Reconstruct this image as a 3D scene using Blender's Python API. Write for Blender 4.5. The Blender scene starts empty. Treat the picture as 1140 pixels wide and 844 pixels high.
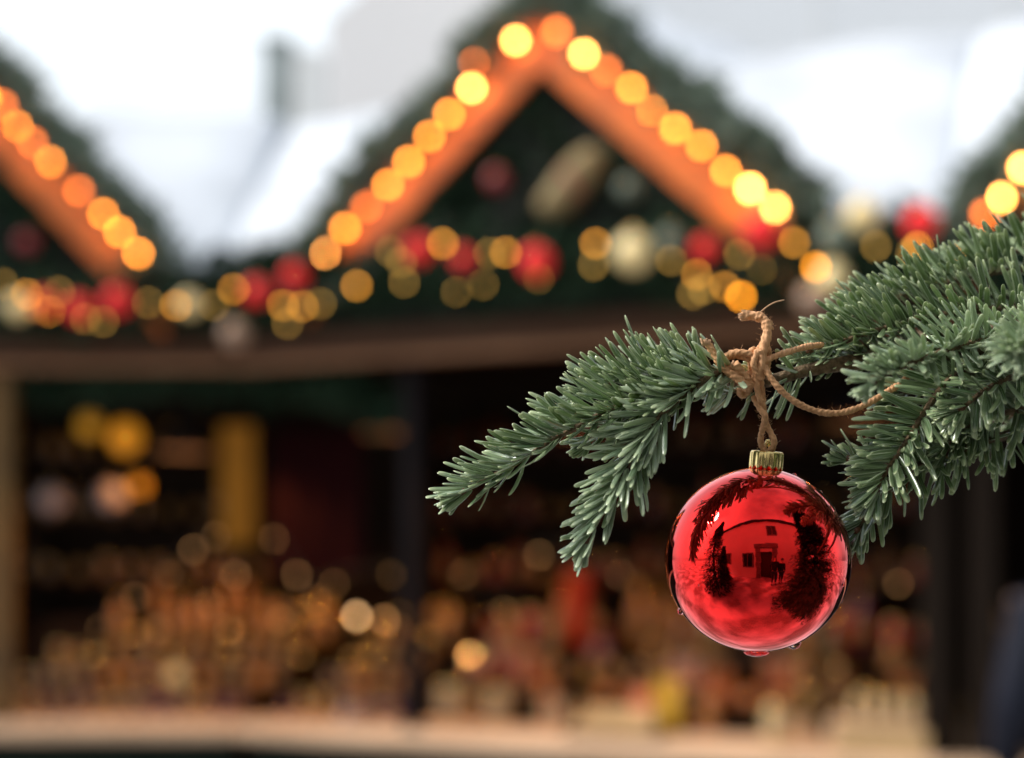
import bpy, math, random
import numpy as np
from mathutils import Vector, Matrix

random.seed(7); RNG = np.random.default_rng(11)
scene = bpy.context.scene
col = scene.collection
PI = math.pi
F = 50 / 36 * 1140.0          # focal length in picture pixels
CX, HY, H = 570.0, 620.0, 1.55

def P(px, py, Y):
    return Vector(((px - CX) / F * Y, Y, H + (HY - py) / F * Y))

# ------------------------------------------------------------------ materials
def new_mat(name):
    m = bpy.data.materials.new(name); m.use_nodes = True
    nt = m.node_tree; b = nt.nodes['Principled BSDF']
    return m, nt, b

def mat(name, c, rough=.7, metal=0., var=.25, scale=8., bump=0., spec=.5, c2=None, coat=0., stretch=None):
    m, nt, b = new_mat(name)
    tc = nt.nodes.new('ShaderNodeTexCoord')
    mp = nt.nodes.new('ShaderNodeMapping'); nt.links.new(tc.outputs['Object'], mp.inputs[0])
    if stretch: mp.inputs['Scale'].default_value = stretch
    n = nt.nodes.new('ShaderNodeTexNoise'); n.inputs['Scale'].default_value = scale; n.inputs['Detail'].default_value = 5
    nt.links.new(mp.outputs[0], n.inputs['Vector'])
    r = nt.nodes.new('ShaderNodeValToRGB')
    a = c2 if c2 else tuple(x * (1 - var) for x in c)
    d = tuple(min(1, x * (1 + var * .6)) for x in c)
    r.color_ramp.elements[0].position = .3; r.color_ramp.elements[1].position = .7
    r.color_ramp.elements[0].color = (*a, 1); r.color_ramp.elements[1].color = (*d, 1)
    nt.links.new(n.outputs['Fac'], r.inputs['Fac']); nt.links.new(r.outputs['Color'], b.inputs['Base Color'])
    b.inputs['Roughness'].default_value = rough; b.inputs['Metallic'].default_value = metal
    b.inputs['Specular IOR Level'].default_value = spec; b.inputs['Coat Weight'].default_value = coat
    if bump:
        bp = nt.nodes.new('ShaderNodeBump'); bp.inputs['Strength'].default_value = bump; bp.inputs['Distance'].default_value = .01
        nt.links.new(n.outputs['Fac'], bp.inputs['Height']); nt.links.new(bp.outputs[0], b.inputs['Normal'])
    return m

def planks(name, c, width=.12, axis='X', rough=.7, dark=.35):
    """boards: a wave-free brick pattern of joints with grain noise"""
    m, nt, b = new_mat(name)
    tc = nt.nodes.new('ShaderNodeTexCoord'); sp = nt.nodes.new('ShaderNodeSeparateXYZ')
    nt.links.new(tc.outputs['Object'], sp.inputs[0])
    d = nt.nodes.new('ShaderNodeMath'); d.operation = 'DIVIDE'; d.inputs[1].default_value = width
    nt.links.new(sp.outputs[axis], d.inputs[0])
    fr = nt.nodes.new('ShaderNodeMath'); fr.operation = 'FRACT'; nt.links.new(d.outputs[0], fr.inputs[0])
    gt = nt.nodes.new('ShaderNodeMath'); gt.operation = 'GREATER_THAN'; gt.inputs[1].default_value = .05
    nt.links.new(fr.outputs[0], gt.inputs[0])
    mp = nt.nodes.new('ShaderNodeMapping'); nt.links.new(tc.outputs['Object'], mp.inputs[0])
    mp.inputs['Scale'].default_value = (12, 12, 1.2) if axis == 'X' else (1.2, 1.2, 12)
    n = nt.nodes.new('ShaderNodeTexNoise'); n.inputs['Scale'].default_value = 3; n.inputs['Detail'].default_value = 6
    nt.links.new(mp.outputs[0], n.inputs['Vector'])
    r = nt.nodes.new('ShaderNodeValToRGB')
    r.color_ramp.elements[0].color = (*[x * .6 for x in c], 1); r.color_ramp.elements[1].color = (*[min(1, x * 1.2) for x in c], 1)
    nt.links.new(n.outputs['Fac'], r.inputs['Fac'])
    mx = nt.nodes.new('ShaderNodeMix'); mx.data_type = 'RGBA'
    mx.inputs['A'].default_value = (*[x * dark for x in c], 1)
    nt.links.new(gt.outputs[0], mx.inputs['Factor']); nt.links.new(r.outputs['Color'], mx.inputs['B'])
    nt.links.new(mx.outputs['Result'], b.inputs['Base Color'])
    b.inputs['Roughness'].default_value = rough
    return m

def emit(name, c, s):
    m, nt, b = new_mat(name)
    b.inputs['Base Color'].default_value = (*c, 1)
    b.inputs['Emission Color'].default_value = (*c, 1); b.inputs['Emission Strength'].default_value = s
    b.inputs['Roughness'].default_value = .3
    return m

def needle_mat(name, dark, light, rim, rough=.25, spec=.65, blue=0.0):
    m, nt, b = new_mat(name)
    at = nt.nodes.new('ShaderNodeAttribute'); at.attribute_name = 'ndl'
    sp = nt.nodes.new('ShaderNodeSeparateColor'); nt.links.new(at.outputs['Color'], sp.inputs[0])
    r = nt.nodes.new('ShaderNodeValToRGB')
    r.color_ramp.elements[0].color = (*dark, 1); r.color_ramp.elements[1].color = (*light, 1)
    nt.links.new(sp.outputs[0], r.inputs['Fac'])
    # backlight painted as a pale rim on both edges, and a pale groove
    rr = nt.nodes.new('ShaderNodeValToRGB'); cr = rr.color_ramp
    cr.elements[0].position = .0; cr.elements[0].color = (.25, .25, .25, 1)
    e = cr.elements.new(.22); e.color = (0, 0, 0, 1)
    e = cr.elements.new(.70); e.color = (0, 0, 0, 1)
    cr.elements[-1].position = .98; cr.elements[-1].color = (.85, .85, .85, 1)
    nt.links.new(sp.outputs[1], rr.inputs['Fac'])
    mx = nt.nodes.new('ShaderNodeMix'); mx.data_type = 'RGBA'; mx.inputs['B'].default_value = (*rim, 1)
    nt.links.new(rr.outputs['Color'], mx.inputs['Factor']); nt.links.new(r.outputs['Color'], mx.inputs['A'])
    # yellower tip
    tp = nt.nodes.new('ShaderNodeValToRGB'); tp.color_ramp.elements[0].position = .82; tp.color_ramp.elements[0].color = (0, 0, 0, 1)
    tp.color_ramp.elements[1].position = 1.; tp.color_ramp.elements[1].color = (.6, .6, .6, 1)
    nt.links.new(sp.outputs[2], tp.inputs['Fac'])
    m2 = nt.nodes.new('ShaderNodeMix'); m2.data_type = 'RGBA'; m2.inputs['B'].default_value = (rim[0]*1.2, rim[1]*1.15, rim[2]*.9, 1)
    nt.links.new(tp.outputs['Color'], m2.inputs['Factor']); nt.links.new(mx.outputs['Result'], m2.inputs['A'])
    nt.links.new(m2.outputs['Result'], b.inputs['Base Color'])
    b.inputs['Roughness'].default_value = rough; b.inputs['Specular IOR Level'].default_value = spec
    b.inputs['Coat Weight'].default_value = .4; b.inputs['Coat Roughness'].default_value = .18
    b.inputs['Coat Tint'].default_value = (.85, .95, 1, 1)
    tr = nt.nodes.new('ShaderNodeBsdfTranslucent'); tr.inputs['Color'].default_value = (light[0]*2.0, light[1]*2.0, light[2]*1.1, 1)
    ms = nt.nodes.new('ShaderNodeMixShader'); ms.inputs[0].default_value = .13
    out = nt.nodes['Material Output']
    nt.links.new(b.outputs[0], ms.inputs[1]); nt.links.new(tr.outputs[0], ms.inputs[2]); nt.links.new(ms.outputs[0], out.inputs[0])
    return m

M = {}
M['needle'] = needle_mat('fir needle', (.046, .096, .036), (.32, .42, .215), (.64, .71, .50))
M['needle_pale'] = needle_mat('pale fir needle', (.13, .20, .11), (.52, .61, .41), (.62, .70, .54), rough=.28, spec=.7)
M['bark'] = mat('fir bark', (.20, .135, .07), .85, scale=400, bump=.6, c2=(.07, .045, .02))
M['bud'] = mat('fir bud', (.17, .07, .03), .5, scale=500)
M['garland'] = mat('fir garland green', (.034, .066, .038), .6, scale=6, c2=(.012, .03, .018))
M['garland_top'] = mat('frosty brightened fir garland green', (.30, .36, .29), .7, scale=14, c2=(.07, .11, .075))  # frosty green, brightened in colour to offset the garland's own shade
M['twine'] = mat('paper twine', (.76, .42, .21), .7, scale=900, bump=.22, c2=(.54, .27, .12), stretch=(1, 1, .25))
M['fray'] = mat('frayed paper', (.62, .38, .22), .85, scale=700)
M['snow'] = mat('snow', (.60, .64, .70), .8, scale=1.6, var=.22, bump=.6)
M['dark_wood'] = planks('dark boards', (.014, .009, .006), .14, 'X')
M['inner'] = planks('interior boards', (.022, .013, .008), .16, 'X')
M['beam'] = mat('brown beam', (.062, .033, .02), .6, scale=4, stretch=(1, 8, 8), c2=(.05, .026, .015))
M['fascia'] = mat('black fascia', (.012, .010, .010), .6, scale=5)
M['gable_board'] = mat('orange wood board', (.74, .19, .028), .32, scale=5, stretch=(2, 8, 8), c2=(.42, .11, .022))
M['gable_panel'] = planks('dark gable boards', (.016, .020, .016), .1, 'X')
M['counter'] = mat('pale counter wood', (.60, .42, .28), .6, scale=4, stretch=(1, 10, 10), c2=(.44, .30, .19))
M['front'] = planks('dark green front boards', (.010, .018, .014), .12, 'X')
M['ochre'] = mat('ochre painted board', (.24, .095, .008), .6, scale=4, c2=(.20, .08, .007))
M['ochre_dim'] = mat('old ochre post', (.13, .065, .008), .6, scale=4, c2=(.07, .035, .004))
M['black_metal'] = mat('black painted post', (.008, .006, .007), .7, scale=4)
M['maroon'] = mat('dark red cloth', (.014, .001, .002), .9, scale=12)
M['shelf'] = mat('shelf wood', (.022, .011, .006), .7, scale=5, stretch=(1, 9, 9))
M['beam_lit_edge'] = mat('lit beam edge wood', (.26, .14, .08), .6, scale=4, stretch=(1, 8, 8), c2=(.17, .09, .05), spec=.1)
M['roofing'] = mat('roof felt', (.05, .045, .045), .9, scale=9)
M['cord'] = mat('black cable', (.01, .012, .01), .6)
M['socket'] = mat('lamp socket', (.02, .03, .02), .5)
M['bulb'] = emit('lit warm bulb', (1, .29, .028), 34)
M['bulb_hot'] = emit('bright warm bulb', (1, .36, .07), 75)
M['bulb_soft'] = emit('soft warm bulb', (1, .20, .03), 13)
M['led_hi'] = emit('amber fairy light', (1, .33, .012), 26)
M['led_mid'] = emit('yellow fairy light', (1, .40, .04), 11)
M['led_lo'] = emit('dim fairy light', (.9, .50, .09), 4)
M['red_ball'] = mat('red satin ball', (.97, .030, .035), .5, scale=5, var=.04, coat=.1, spec=.2)
M['dull_red_ball'] = mat('dark red ball', (.25, .012, .02), .4, scale=5, var=.1, coat=.3)
M['cream_ball'] = mat('cream satin ball', (.90, .72, .34), .3, scale=5, var=.1, coat=.5)
M['tan_ball'] = mat('tan satin ball', (.34, .22, .15), .4, scale=5, var=.1)
M['grey_ball'] = mat('grey green ball', (.13, .17, .13), .4, scale=5, var=.1)
M['white_glass'] = mat('white porcelain', (.26, .20, .20), .25, scale=6, var=.1, coat=.5)
M['gold'] = mat('brushed gold', (.86, .55, .18), .16, 1., scale=20, var=.15)
M['capgold'] = mat('gold cap metal', (.88, .68, .30), .2, 1., scale=700, var=.12)
M['straw'] = mat('straw', (.30, .23, .11), .8, scale=40, c2=(.16, .12, .05))
M['wall_pale'] = mat('pale rendered wall', (.80, .78, .77), .9, scale=.3, var=.04)
M['wall_cool'] = mat('pale grey wall', (.80, .82, .84), .9, scale=.3, var=.04)
M['wall_cream'] = mat('cream render', (.90, .84, .74), .9, scale=.8, var=.08)
M['stone'] = mat('stone surround', (.22, .19, .16), .8, scale=3, var=.3)
M['grey_metal'] = mat('grey chimney', (.34, .38, .37), .7, scale=3)
M['white_metal'] = mat('white vent box', (.75, .75, .73), .6, scale=3, var=.05)
M['dark_glass'] = mat('dark pane', (.02, .022, .025), .08, scale=2)
M['door'] = planks('dark door', (.05, .03, .02), .12, 'X')
M['skin'] = mat('skin', (.55, .33, .24), .5, scale=12, var=.08)
M['navy'] = mat('navy padded jacket', (.013, .015, .024), .6, scale=10, var=.2)
M['blackcloth'] = mat('black coat', (.02, .02, .022), .8, scale=20)
M['jeans'] = mat('dark jeans', (.03, .04, .07), .8, scale=60)
M['hair'] = mat('brown hair', (.04, .022, .012), .5, scale=60)
M['boot'] = mat('dark boot', (.02, .015, .012), .5, scale=10)
M['glint'] = emit('glowing gold glint', (1, .58, .26), 9)  # both glint materials: glow standing in for shine on gold goods
M['glint_low'] = emit('faint glowing gold glint', (1, .50, .18), 3.2)
M['lamp'] = emit('lit amber lamp', (1, .38, .02), .42)
M['lamp2'] = emit('lit yellow lamp', (1, .48, .03), .13)

for k_ in ('dark_wood','inner','ochre','beam','fascia','gable_panel','front','ochre','black_metal','maroon','shelf','roofing','navy','blackcloth','jeans','garland','garland_top'):
    M[k_].node_tree.nodes['Principled BSDF'].inputs['Specular IOR Level'].default_value = .08
# the bauble: metallic red under a clear lacquer
m, nt, b = new_mat('red mirror lacquer'); M['bauble'] = m
b.inputs['Base Color'].default_value = (.86, .012, .010, 1); b.inputs['Metallic'].default_value = 1
n = nt.nodes.new('ShaderNodeTexNoise'); n.inputs['Scale'].default_value = 60; n.inputs['Detail'].default_value = 4
tc = nt.nodes.new('ShaderNodeTexCoord'); nt.links.new(tc.outputs['Object'], n.inputs['Vector'])
mr = nt.nodes.new('ShaderNodeMapRange'); mr.inputs['To Min'].default_value = .015; mr.inputs['To Max'].default_value = .06
nt.links.new(n.outputs['Fac'], mr.inputs[0]); nt.links.new(mr.outputs[0], b.inputs['Roughness'])
bp = nt.nodes.new('ShaderNodeBump'); bp.inputs['Strength'].default_value = .16; bp.inputs['Distance'].default_value = .001
nt.links.new(n.outputs['Fac'], bp.inputs['Height']); nt.links.new(bp.outputs[0], b.inputs['Normal'])
b.inputs['Coat Weight'].default_value = .4; b.inputs['Coat Roughness'].default_value = .02; b.inputs['Coat IOR'].default_value = 1.45
m, nt, b = new_mat('water'); M['water'] = m
b.inputs['Transmission Weight'].default_value = 1; b.inputs['IOR'].default_value = 1.33; b.inputs['Roughness'].default_value = .0
def glassy(name, c, rough=.12, coat=1.):
    m, nt, b = new_mat(name)
    n = nt.nodes.new('ShaderNodeTexNoise'); n.inputs['Scale'].default_value = 14
    tc = nt.nodes.new('ShaderNodeTexCoord'); nt.links.new(tc.outputs['Object'], n.inputs['Vector'])
    r = nt.nodes.new('ShaderNodeValToRGB'); r.color_ramp.elements[0].color = (*[x*.6 for x in c], 1); r.color_ramp.elements[1].color = (*[min(1, x*1.25) for x in c], 1)
    nt.links.new(n.outputs['Fac'], r.inputs['Fac']); nt.links.new(r.outputs['Color'], b.inputs['Base Color'])
    b.inputs['Roughness'].default_value = rough; b.inputs['Coat Weight'].default_value = coat
    return m
M['shelf_brown'] = glassy('dark brown glass in shade', (.12, .045, .016)); M['shelf_red'] = glassy('dark red tin in shade', (.24, .035, .012)); M['shelf_amber'] = glassy('dark amber glass in shade', (.34, .13, .02)); M['amber'] = glassy('amber jar glass', (.45, .18, .02)); M['brown'] = glassy('brown glass', (.14, .045, .012))  # shelf copies darkened: the back shelves' shade is in their colour
M['purple'] = glassy('purple glass', (.13, .03, .06)); M['green'] = glassy('green glass', (.09, .13, .05))
M['cream'] = glassy('cream glaze', (.50, .36, .19)); M['redg'] = glassy('red glaze', (.40, .03, .015))
M['pink'] = glassy('salmon glaze', (.60, .17, .04)); M['yellowg'] = glassy('yellow glaze', (.50, .27, .03))
M['orange'] = glassy('orange glaze', (.65, .22, .05)); M['bag_red'] = mat('red bag paper', (.34, .03, .012), .8, spec=.15); M['bag_yellow'] = mat('yellow bag paper', (.72, .42, .05), .8, spec=.15); M['bag_pink'] = mat('salmon bag paper', (.72, .22, .12), .8, spec=.15)
M['paper'] = mat('kraft paper label', (.30, .17, .07), .8, scale=10, var=.1)

# ------------------------------------------------------------------ mesh builder
def frame_of(d):
    d = Vector(d).normalized()
    a = Vector((0, 0, 1)) if abs(d.z) < .9 else Vector((0, 1, 0))
    s = d.cross(a).normalized(); return d, s, s.cross(d).normalized()

class MB:
    def __init__(s): s.v = []; s.f = []; s.mi = []; s.cur = 0
    def add(s, vs, fs):
        o = len(s.v); s.v += [tuple(v) for v in vs]; s.f += [tuple(i + o for i in f) for f in fs]; s.mi += [s.cur] * len(fs); return s
    def box(s, c, size, rot=None, bev=.0):
        hx, hy, hz = size[0]/2, size[1]/2, size[2]/2
        b = min(bev, hx*.9, hy*.9, hz*.9)
        if b <= 0:
            pts = [Vector((x*hx, y*hy, z*hz)) for x in (-1, 1) for y in (-1, 1) for z in (-1, 1)]
            fs = [(0,1,3,2),(4,6,7,5),(0,4,5,1),(2,3,7,6),(0,2,6,4),(1,5,7,3)]
        else:
            pts = []; idx = {}
            for sx in (-1,1):
                for sy in (-1,1):
                    for sz in (-1,1):
                        for k in range(3):
                            q = [sx*(hx-b), sy*(hy-b), sz*(hz-b)]; q[k] = (sx*hx, sy*hy, sz*hz)[k]
                            idx[(sx,sy,sz,k)] = len(pts); pts.append(Vector(q))
            fs = []
            S = (-1, 1)
            for k in range(3):
                a, c_ = [j for j in range(3) if j != k]
                for sg in S:
                    loop = []
                    for u, w in ((-1,-1),(1,-1),(1,1),(-1,1)):
                        t = [0,0,0]; t[k] = sg; t[a] = u; t[c_] = w; loop.append(idx[(*t, k)])
                    fs.append(tuple(loop))
            for k in range(3):   # edges along k
                a, c_ = [j for j in range(3) if j != k]
                for u in S:
                    for w in S:
                        t0 = [0,0,0]; t0[a] = u; t0[c_] = w; t0[k] = -1; t1 = list(t0); t1[k] = 1
                        fs.append((idx[(*t0,a)], idx[(*t1,a)], idx[(*t1,c_)], idx[(*t0,c_)]))
            for sx in S:
                for sy in S:
                    for sz in S: fs.append(tuple(idx[(sx,sy,sz,k)] for k in range(3)))
        c = Vector(c)
        if rot is not None: pts = [rot @ p for p in pts]
        return s.add([c + p for p in pts], fs)
    def bar(s, a, b_, w, h, bev=.0, up=(0,0,1)):
        a, b_ = Vector(a), Vector(b_); d = (b_ - a); L = d.length; d.normalize()
        y = Vector(up).cross(d).normalized(); z = d.cross(y)
        R = Matrix((d, y, z)).transposed()
        return s.box((a + b_)/2, (L, w, h), R, bev)
    def tube(s, pts, r, n=8, cap=True, lobes=0, twist=0, amp=0, closed_ball=False):
        pts = [Vector(p) for p in pts]; m = len(pts)
        rs = r if hasattr(r, '__len__') else [r]*m
        d0, sd, up = frame_of(pts[1]-pts[0]); vs = []; L = 0
        for i, p in enumerate(pts):
            t = (pts[min(i+1, m-1)] - pts[max(i-1, 0)]).normalized()
            sd = (sd - t*sd.dot(t)).normalized(); up = sd.cross(t)
            if i: L += (p - pts[i-1]).length
            for k in range(n):
                a = 2*PI*k/n
                rr = rs[i]*(1 + (amp*math.cos(lobes*(a) ) if lobes else 0))
                aa = a + twist*L
                vs.append(p + sd*math.cos(aa)*rr + up*math.sin(aa)*rr)
        fs = [(i*n+k, i*n+(k+1)%n, (i+1)*n+(k+1)%n, (i+1)*n+k) for i in range(m-1) for k in range(n)]
        if cap: fs += [tuple(range(n-1, -1, -1)), tuple(range((m-1)*n, m*n))]
        return s.add(vs, fs)
    def lathe(s, prof, c=(0,0,0), n=16, R=None, mod=None, cap=True):
        c = Vector(c); vs = []
        for j, (r, z) in enumerate(prof):
            for k in range(n):
                a = 2*PI*k/n; rr = r; zz = z
                if mod: rr, zz = mod(j, a, r, z)
                v = Vector((rr*math.cos(a), rr*math.sin(a), zz))
                vs.append(c + (R @ v if R is not None else v))
        m = len(prof)
        fs = [(j*n+k, j*n+(k+1)%n, (j+1)*n+(k+1)%n, (j+1)*n+k) for j in range(m-1) for k in range(n)]
        if cap and prof[0][0] > 1e-6: fs.append(tuple(range(n-1, -1, -1)))
        if prof[-1][0] > 1e-6: fs.append(tuple(range((m-1)*n, m*n)))
        return s.add(vs, fs)
    def ball(s, c, r, n=16, m=8, sc=(1,1,1), R=None):
        prof = [(max(1e-7, r*math.sin(PI*j/m)), -r*math.cos(PI*j/m)) for j in range(m+1)]
        c = Vector(c); vs = []
        for (q, z) in prof:
            for k in range(n):
                a = 2*PI*k/n; v = Vector((q*math.cos(a)*sc[0], q*math.sin(a)*sc[1], z*sc[2]))
                vs.append(c + (R @ v if R is not None else v))
        fs = [(j*n+k, j*n+(k+1)%n, (j+1)*n+(k+1)%n, (j+1)*n+k) for j in range(m) for k in range(n)]
        return s.add(vs, fs)
    def poly(s, pts, thick):
        """flat polygon extruded by the vector thick"""
        n = len(pts); pts = [Vector(p) for p in pts]; t = Vector(thick)
        vs = pts + [p + t for p in pts]
        fs = [tuple(range(n-1, -1, -1)), tuple(range(n, 2*n))] + [(i, (i+1)%n, n+(i+1)%n, n+i) for i in range(n)]
        return s.add(vs, fs)
    def build(s, name, mats, parent=None, smooth=False, origin='auto', attr=None):
        me = bpy.data.meshes.new(name)
        V = np.array(s.v, dtype=float)
        if origin == 'auto' and parent is None:
            o = Vector(((V[:,0].min()+V[:,0].max())/2, (V[:,1].min()+V[:,1].max())/2, V[:,2].min()))
        elif origin == 'auto' or origin is None: o = Vector((0, 0, 0))
        else: o = Vector(origin)
        V -= np.array(o)
        me.from_pydata(V.tolist(), [], s.f)
        if not isinstance(mats, (list, tuple)): mats = [mats]
        for q in mats: me.materials.append(q)
        if len(mats) > 1: me.polygons.foreach_set('material_index', s.mi)
        if attr is not None:
            at = me.color_attributes.new('ndl', 'FLOAT_COLOR', 'POINT'); at.data.foreach_set('color', np.asarray(attr, dtype=np.float32).ravel())
        if smooth: me.polygons.foreach_set('use_smooth', [True]*len(me.polygons))
        me.update()
        ob = bpy.data.objects.new(name, me); ob.location = o; col.objects.link(ob)
        if parent is not None: ob.parent = parent
        return ob

def tag(o, label=None, cat=None, group=None, kind=None):
    if label: o['label'] = label
    if cat: o['category'] = cat
    if group: o['group'] = group
    if kind: o['kind'] = kind
    return o
def empty(name, loc, rz=0., **k):
    o = bpy.data.objects.new(name, None); o.empty_display_size = .05; o.location = loc; o.rotation_euler.z = rz
    col.objects.link(o); return tag(o, **k)
def copy_tree(o, parent=None):
    c = o.copy(); col.objects.link(c)
    if parent is not None: c.parent = parent
    for ch in list(o.children): copy_tree(ch, c)
    return c
def spline(pts, n=8):
    pts = [Vector(p) for p in pts]
    q = [pts[0]*2 - pts[1]] + pts + [pts[-1]*2 - pts[-2]]; out = []
    for i in range(1, len(q)-2):
        p0, p1, p2, p3 = q[i-1:i+3]
        for k in range(n):
            t = k/n
            out.append(.5*((2*p1) + (p2-p0)*t + (2*p0-5*p1+4*p2-p3)*t*t + (3*p1-p0-3*p2+p3)*t**3))
    out.append(pts[-1]); return out

# ------------------------------------------------------------------ ground and sky
mb = MB(); mb.add([(-150,-150,0),(150,-150,0),(150,150,0),(-150,150,0)], [(0,1,2,3)])
m, nt, b = new_mat('snow dusted paving')
tc = nt.nodes.new('ShaderNodeTexCoord')
br = nt.nodes.new('ShaderNodeTexBrick'); br.inputs['Scale'].default_value = 4; br.inputs['Color1'].default_value = (.30,.28,.26,1)
br.inputs['Color2'].default_value = (.22,.21,.20,1); br.inputs['Mortar'].default_value = (.12,.11,.10,1)
nt.links.new(tc.outputs['Object'], br.inputs['Vector'])
n = nt.nodes.new('ShaderNodeTexNoise'); n.inputs['Scale'].default_value = .9; n.inputs['Detail'].default_value = 7
nt.links.new(tc.outputs['Object'], n.inputs['Vector'])
r = nt.nodes.new('ShaderNodeValToRGB'); r.color_ramp.elements[0].position = .42; r.color_ramp.elements[1].position = .60
nt.links.new(n.outputs['Fac'], r.inputs['Fac'])
mx = nt.nodes.new('ShaderNodeMix'); mx.data_type = 'RGBA'; mx.inputs['B'].default_value = (.72,.74,.78,1)
nt.links.new(r.outputs['Color'], mx.inputs['Factor']); nt.links.new(br.outputs['Color'], mx.inputs['A'])
nt.links.new(mx.outputs['Result'], b.inputs['Base Color']); b.inputs['Roughness'].default_value = .7
tag(mb.build('ground', m, origin=None), kind='structure')

w = bpy.data.worlds.new('World'); scene.world = w; w.use_nodes = True; nt = w.node_tree
bg = nt.nodes['Background']
sky = nt.nodes.new('ShaderNodeTexSky'); sky.sky_type = 'NISHITA'; sky.sun_disc = False
SUN = Vector((-.72, -.03, .69)).normalized()
sky.sun_elevation = math.asin(SUN.z); sky.sun_rotation = math.atan2(SUN.x, SUN.y)
sky.air_density = 1.0; sky.dust_density = 4.0; sky.ozone_density = 1.
hs = nt.nodes.new('ShaderNodeHueSaturation'); hs.inputs['Saturation'].default_value = .35; hs.inputs['Value'].default_value = 1.25
nt.links.new(sky.outputs[0], hs.inputs['Color'])
# broken cloud veil
tc = nt.nodes.new('ShaderNodeTexCoord'); n = nt.nodes.new('ShaderNodeTexNoise'); n.inputs['Scale'].default_value = 1.6; n.inputs['Detail'].default_value = 5
nt.links.new(tc.outputs['Generated'], n.inputs['Vector'])
r = nt.nodes.new('ShaderNodeValToRGB'); r.color_ramp.elements[0].position = .35; r.color_ramp.elements[1].position = .62
nt.links.new(n.outputs['Fac'], r.inputs['Fac'])
mx = nt.nodes.new('ShaderNodeMix'); mx.data_type = 'RGBA'; mx.inputs['B'].default_value = (7.7, 8.3, 8.8, 1)
nt.links.new(r.outputs['Color'], mx.inputs['Factor']); nt.links.new(hs.outputs[0], mx.inputs['A'])
nt.links.new(mx.outputs['Result'], bg.inputs['Color']); bg.inputs['Strength'].default_value = .15
sl = bpy.data.lights.new('sun', 'SUN'); sl.energy = 3.6; sl.angle = math.radians(14); sl.color = (1, .95, .88)
so = bpy.data.objects.new('sun', sl); so.rotation_euler = SUN.to_track_quat('Z', 'Y').to_euler(); so.location = SUN*20; col.objects.link(so)

# ------------------------------------------------------------------ camera
cam = bpy.data.cameras.new('camera'); cam.lens = 50; cam.sensor_width = 36; cam.shift_y = (HY-422)/1140
cam.clip_start = .02; cam.clip_end = 600
cam.dof.use_dof = True; cam.dof.focus_distance = .532; cam.dof.aperture_fstop = 3.65; cam.dof.aperture_blades = 0
co = bpy.data.objects.new('camera', cam); co.location = (0, 0, H); co.rotation_euler = (PI/2, 0, 0); col.objects.link(co); scene.camera = co

# ------------------------------------------------------------------ needles
NR, NK = 7, 8
ts = np.array([0, .10, .35, .70, .88, .965, 1.0]); wt = np.array([.40, .72, .96, 1.04, .98, .74, .22])
ang = np.arange(NK)*2*PI/NK
TF = [(i*NK+k, i*NK+(k+1)%NK, (i+1)*NK+(k+1)%NK, (i+1)*NK+k) for i in range(NR-1) for k in range(NK)] + [tuple(range((NR-1)*NK, NR*NK))]
def needles(mb, attr, base, d, nrm, length, width, bend):
    """arrays: base, d (direction), nrm (upper face normal), bend (vector)"""
    N = len(base)
    d /= np.linalg.norm(d, axis=1)[:, None]
    nrm = nrm - d*np.sum(nrm*d, axis=1)[:, None]; nrm /= np.linalg.norm(nrm, axis=1)[:, None]
    side = np.cross(d, nrm)
    T = ts[None, :, None, None]
    c = np.cos(ang)[None, None, :, None]; s_ = np.sin(ang)[None, None, :, None]
    # shallow groove on the upper face
    hh = np.where(np.sin(ang) > .9, .35, 1.)[None, None, :, None]
    W = wt[None, :, None, None]*width[:, None, None, None]/2
    pts = (base[:, None, None, :] + d[:, None, None, :]*length[:, None, None, None]*T
           + bend[:, None, None, :]*length[:, None, None, None]*T*T
           + side[:, None, None, :]*W*c + nrm[:, None, None, :]*W*.40*s_*hh)
    V = pts.reshape(-1, 3)
    rnd = RNG.random(N)**1.2
    A = np.ones((N, NR, NK, 4), dtype=np.float32)
    A[..., 0] = rnd[:, None, None]; A[..., 1] = np.abs(np.cos(ang))[None, None, :]; A[..., 2] = ts[None, :, None]
    o = len(mb.v); mb.v += V.tolist(); k = NR*NK
    for i in range(N):
        oo = o + i*k
        mb.f += [tuple(j + oo for j in f) for f in TF]
    mb.mi += [mb.cur]*(N*len(TF)); attr.append(A.reshape(-1, 4))

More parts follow.
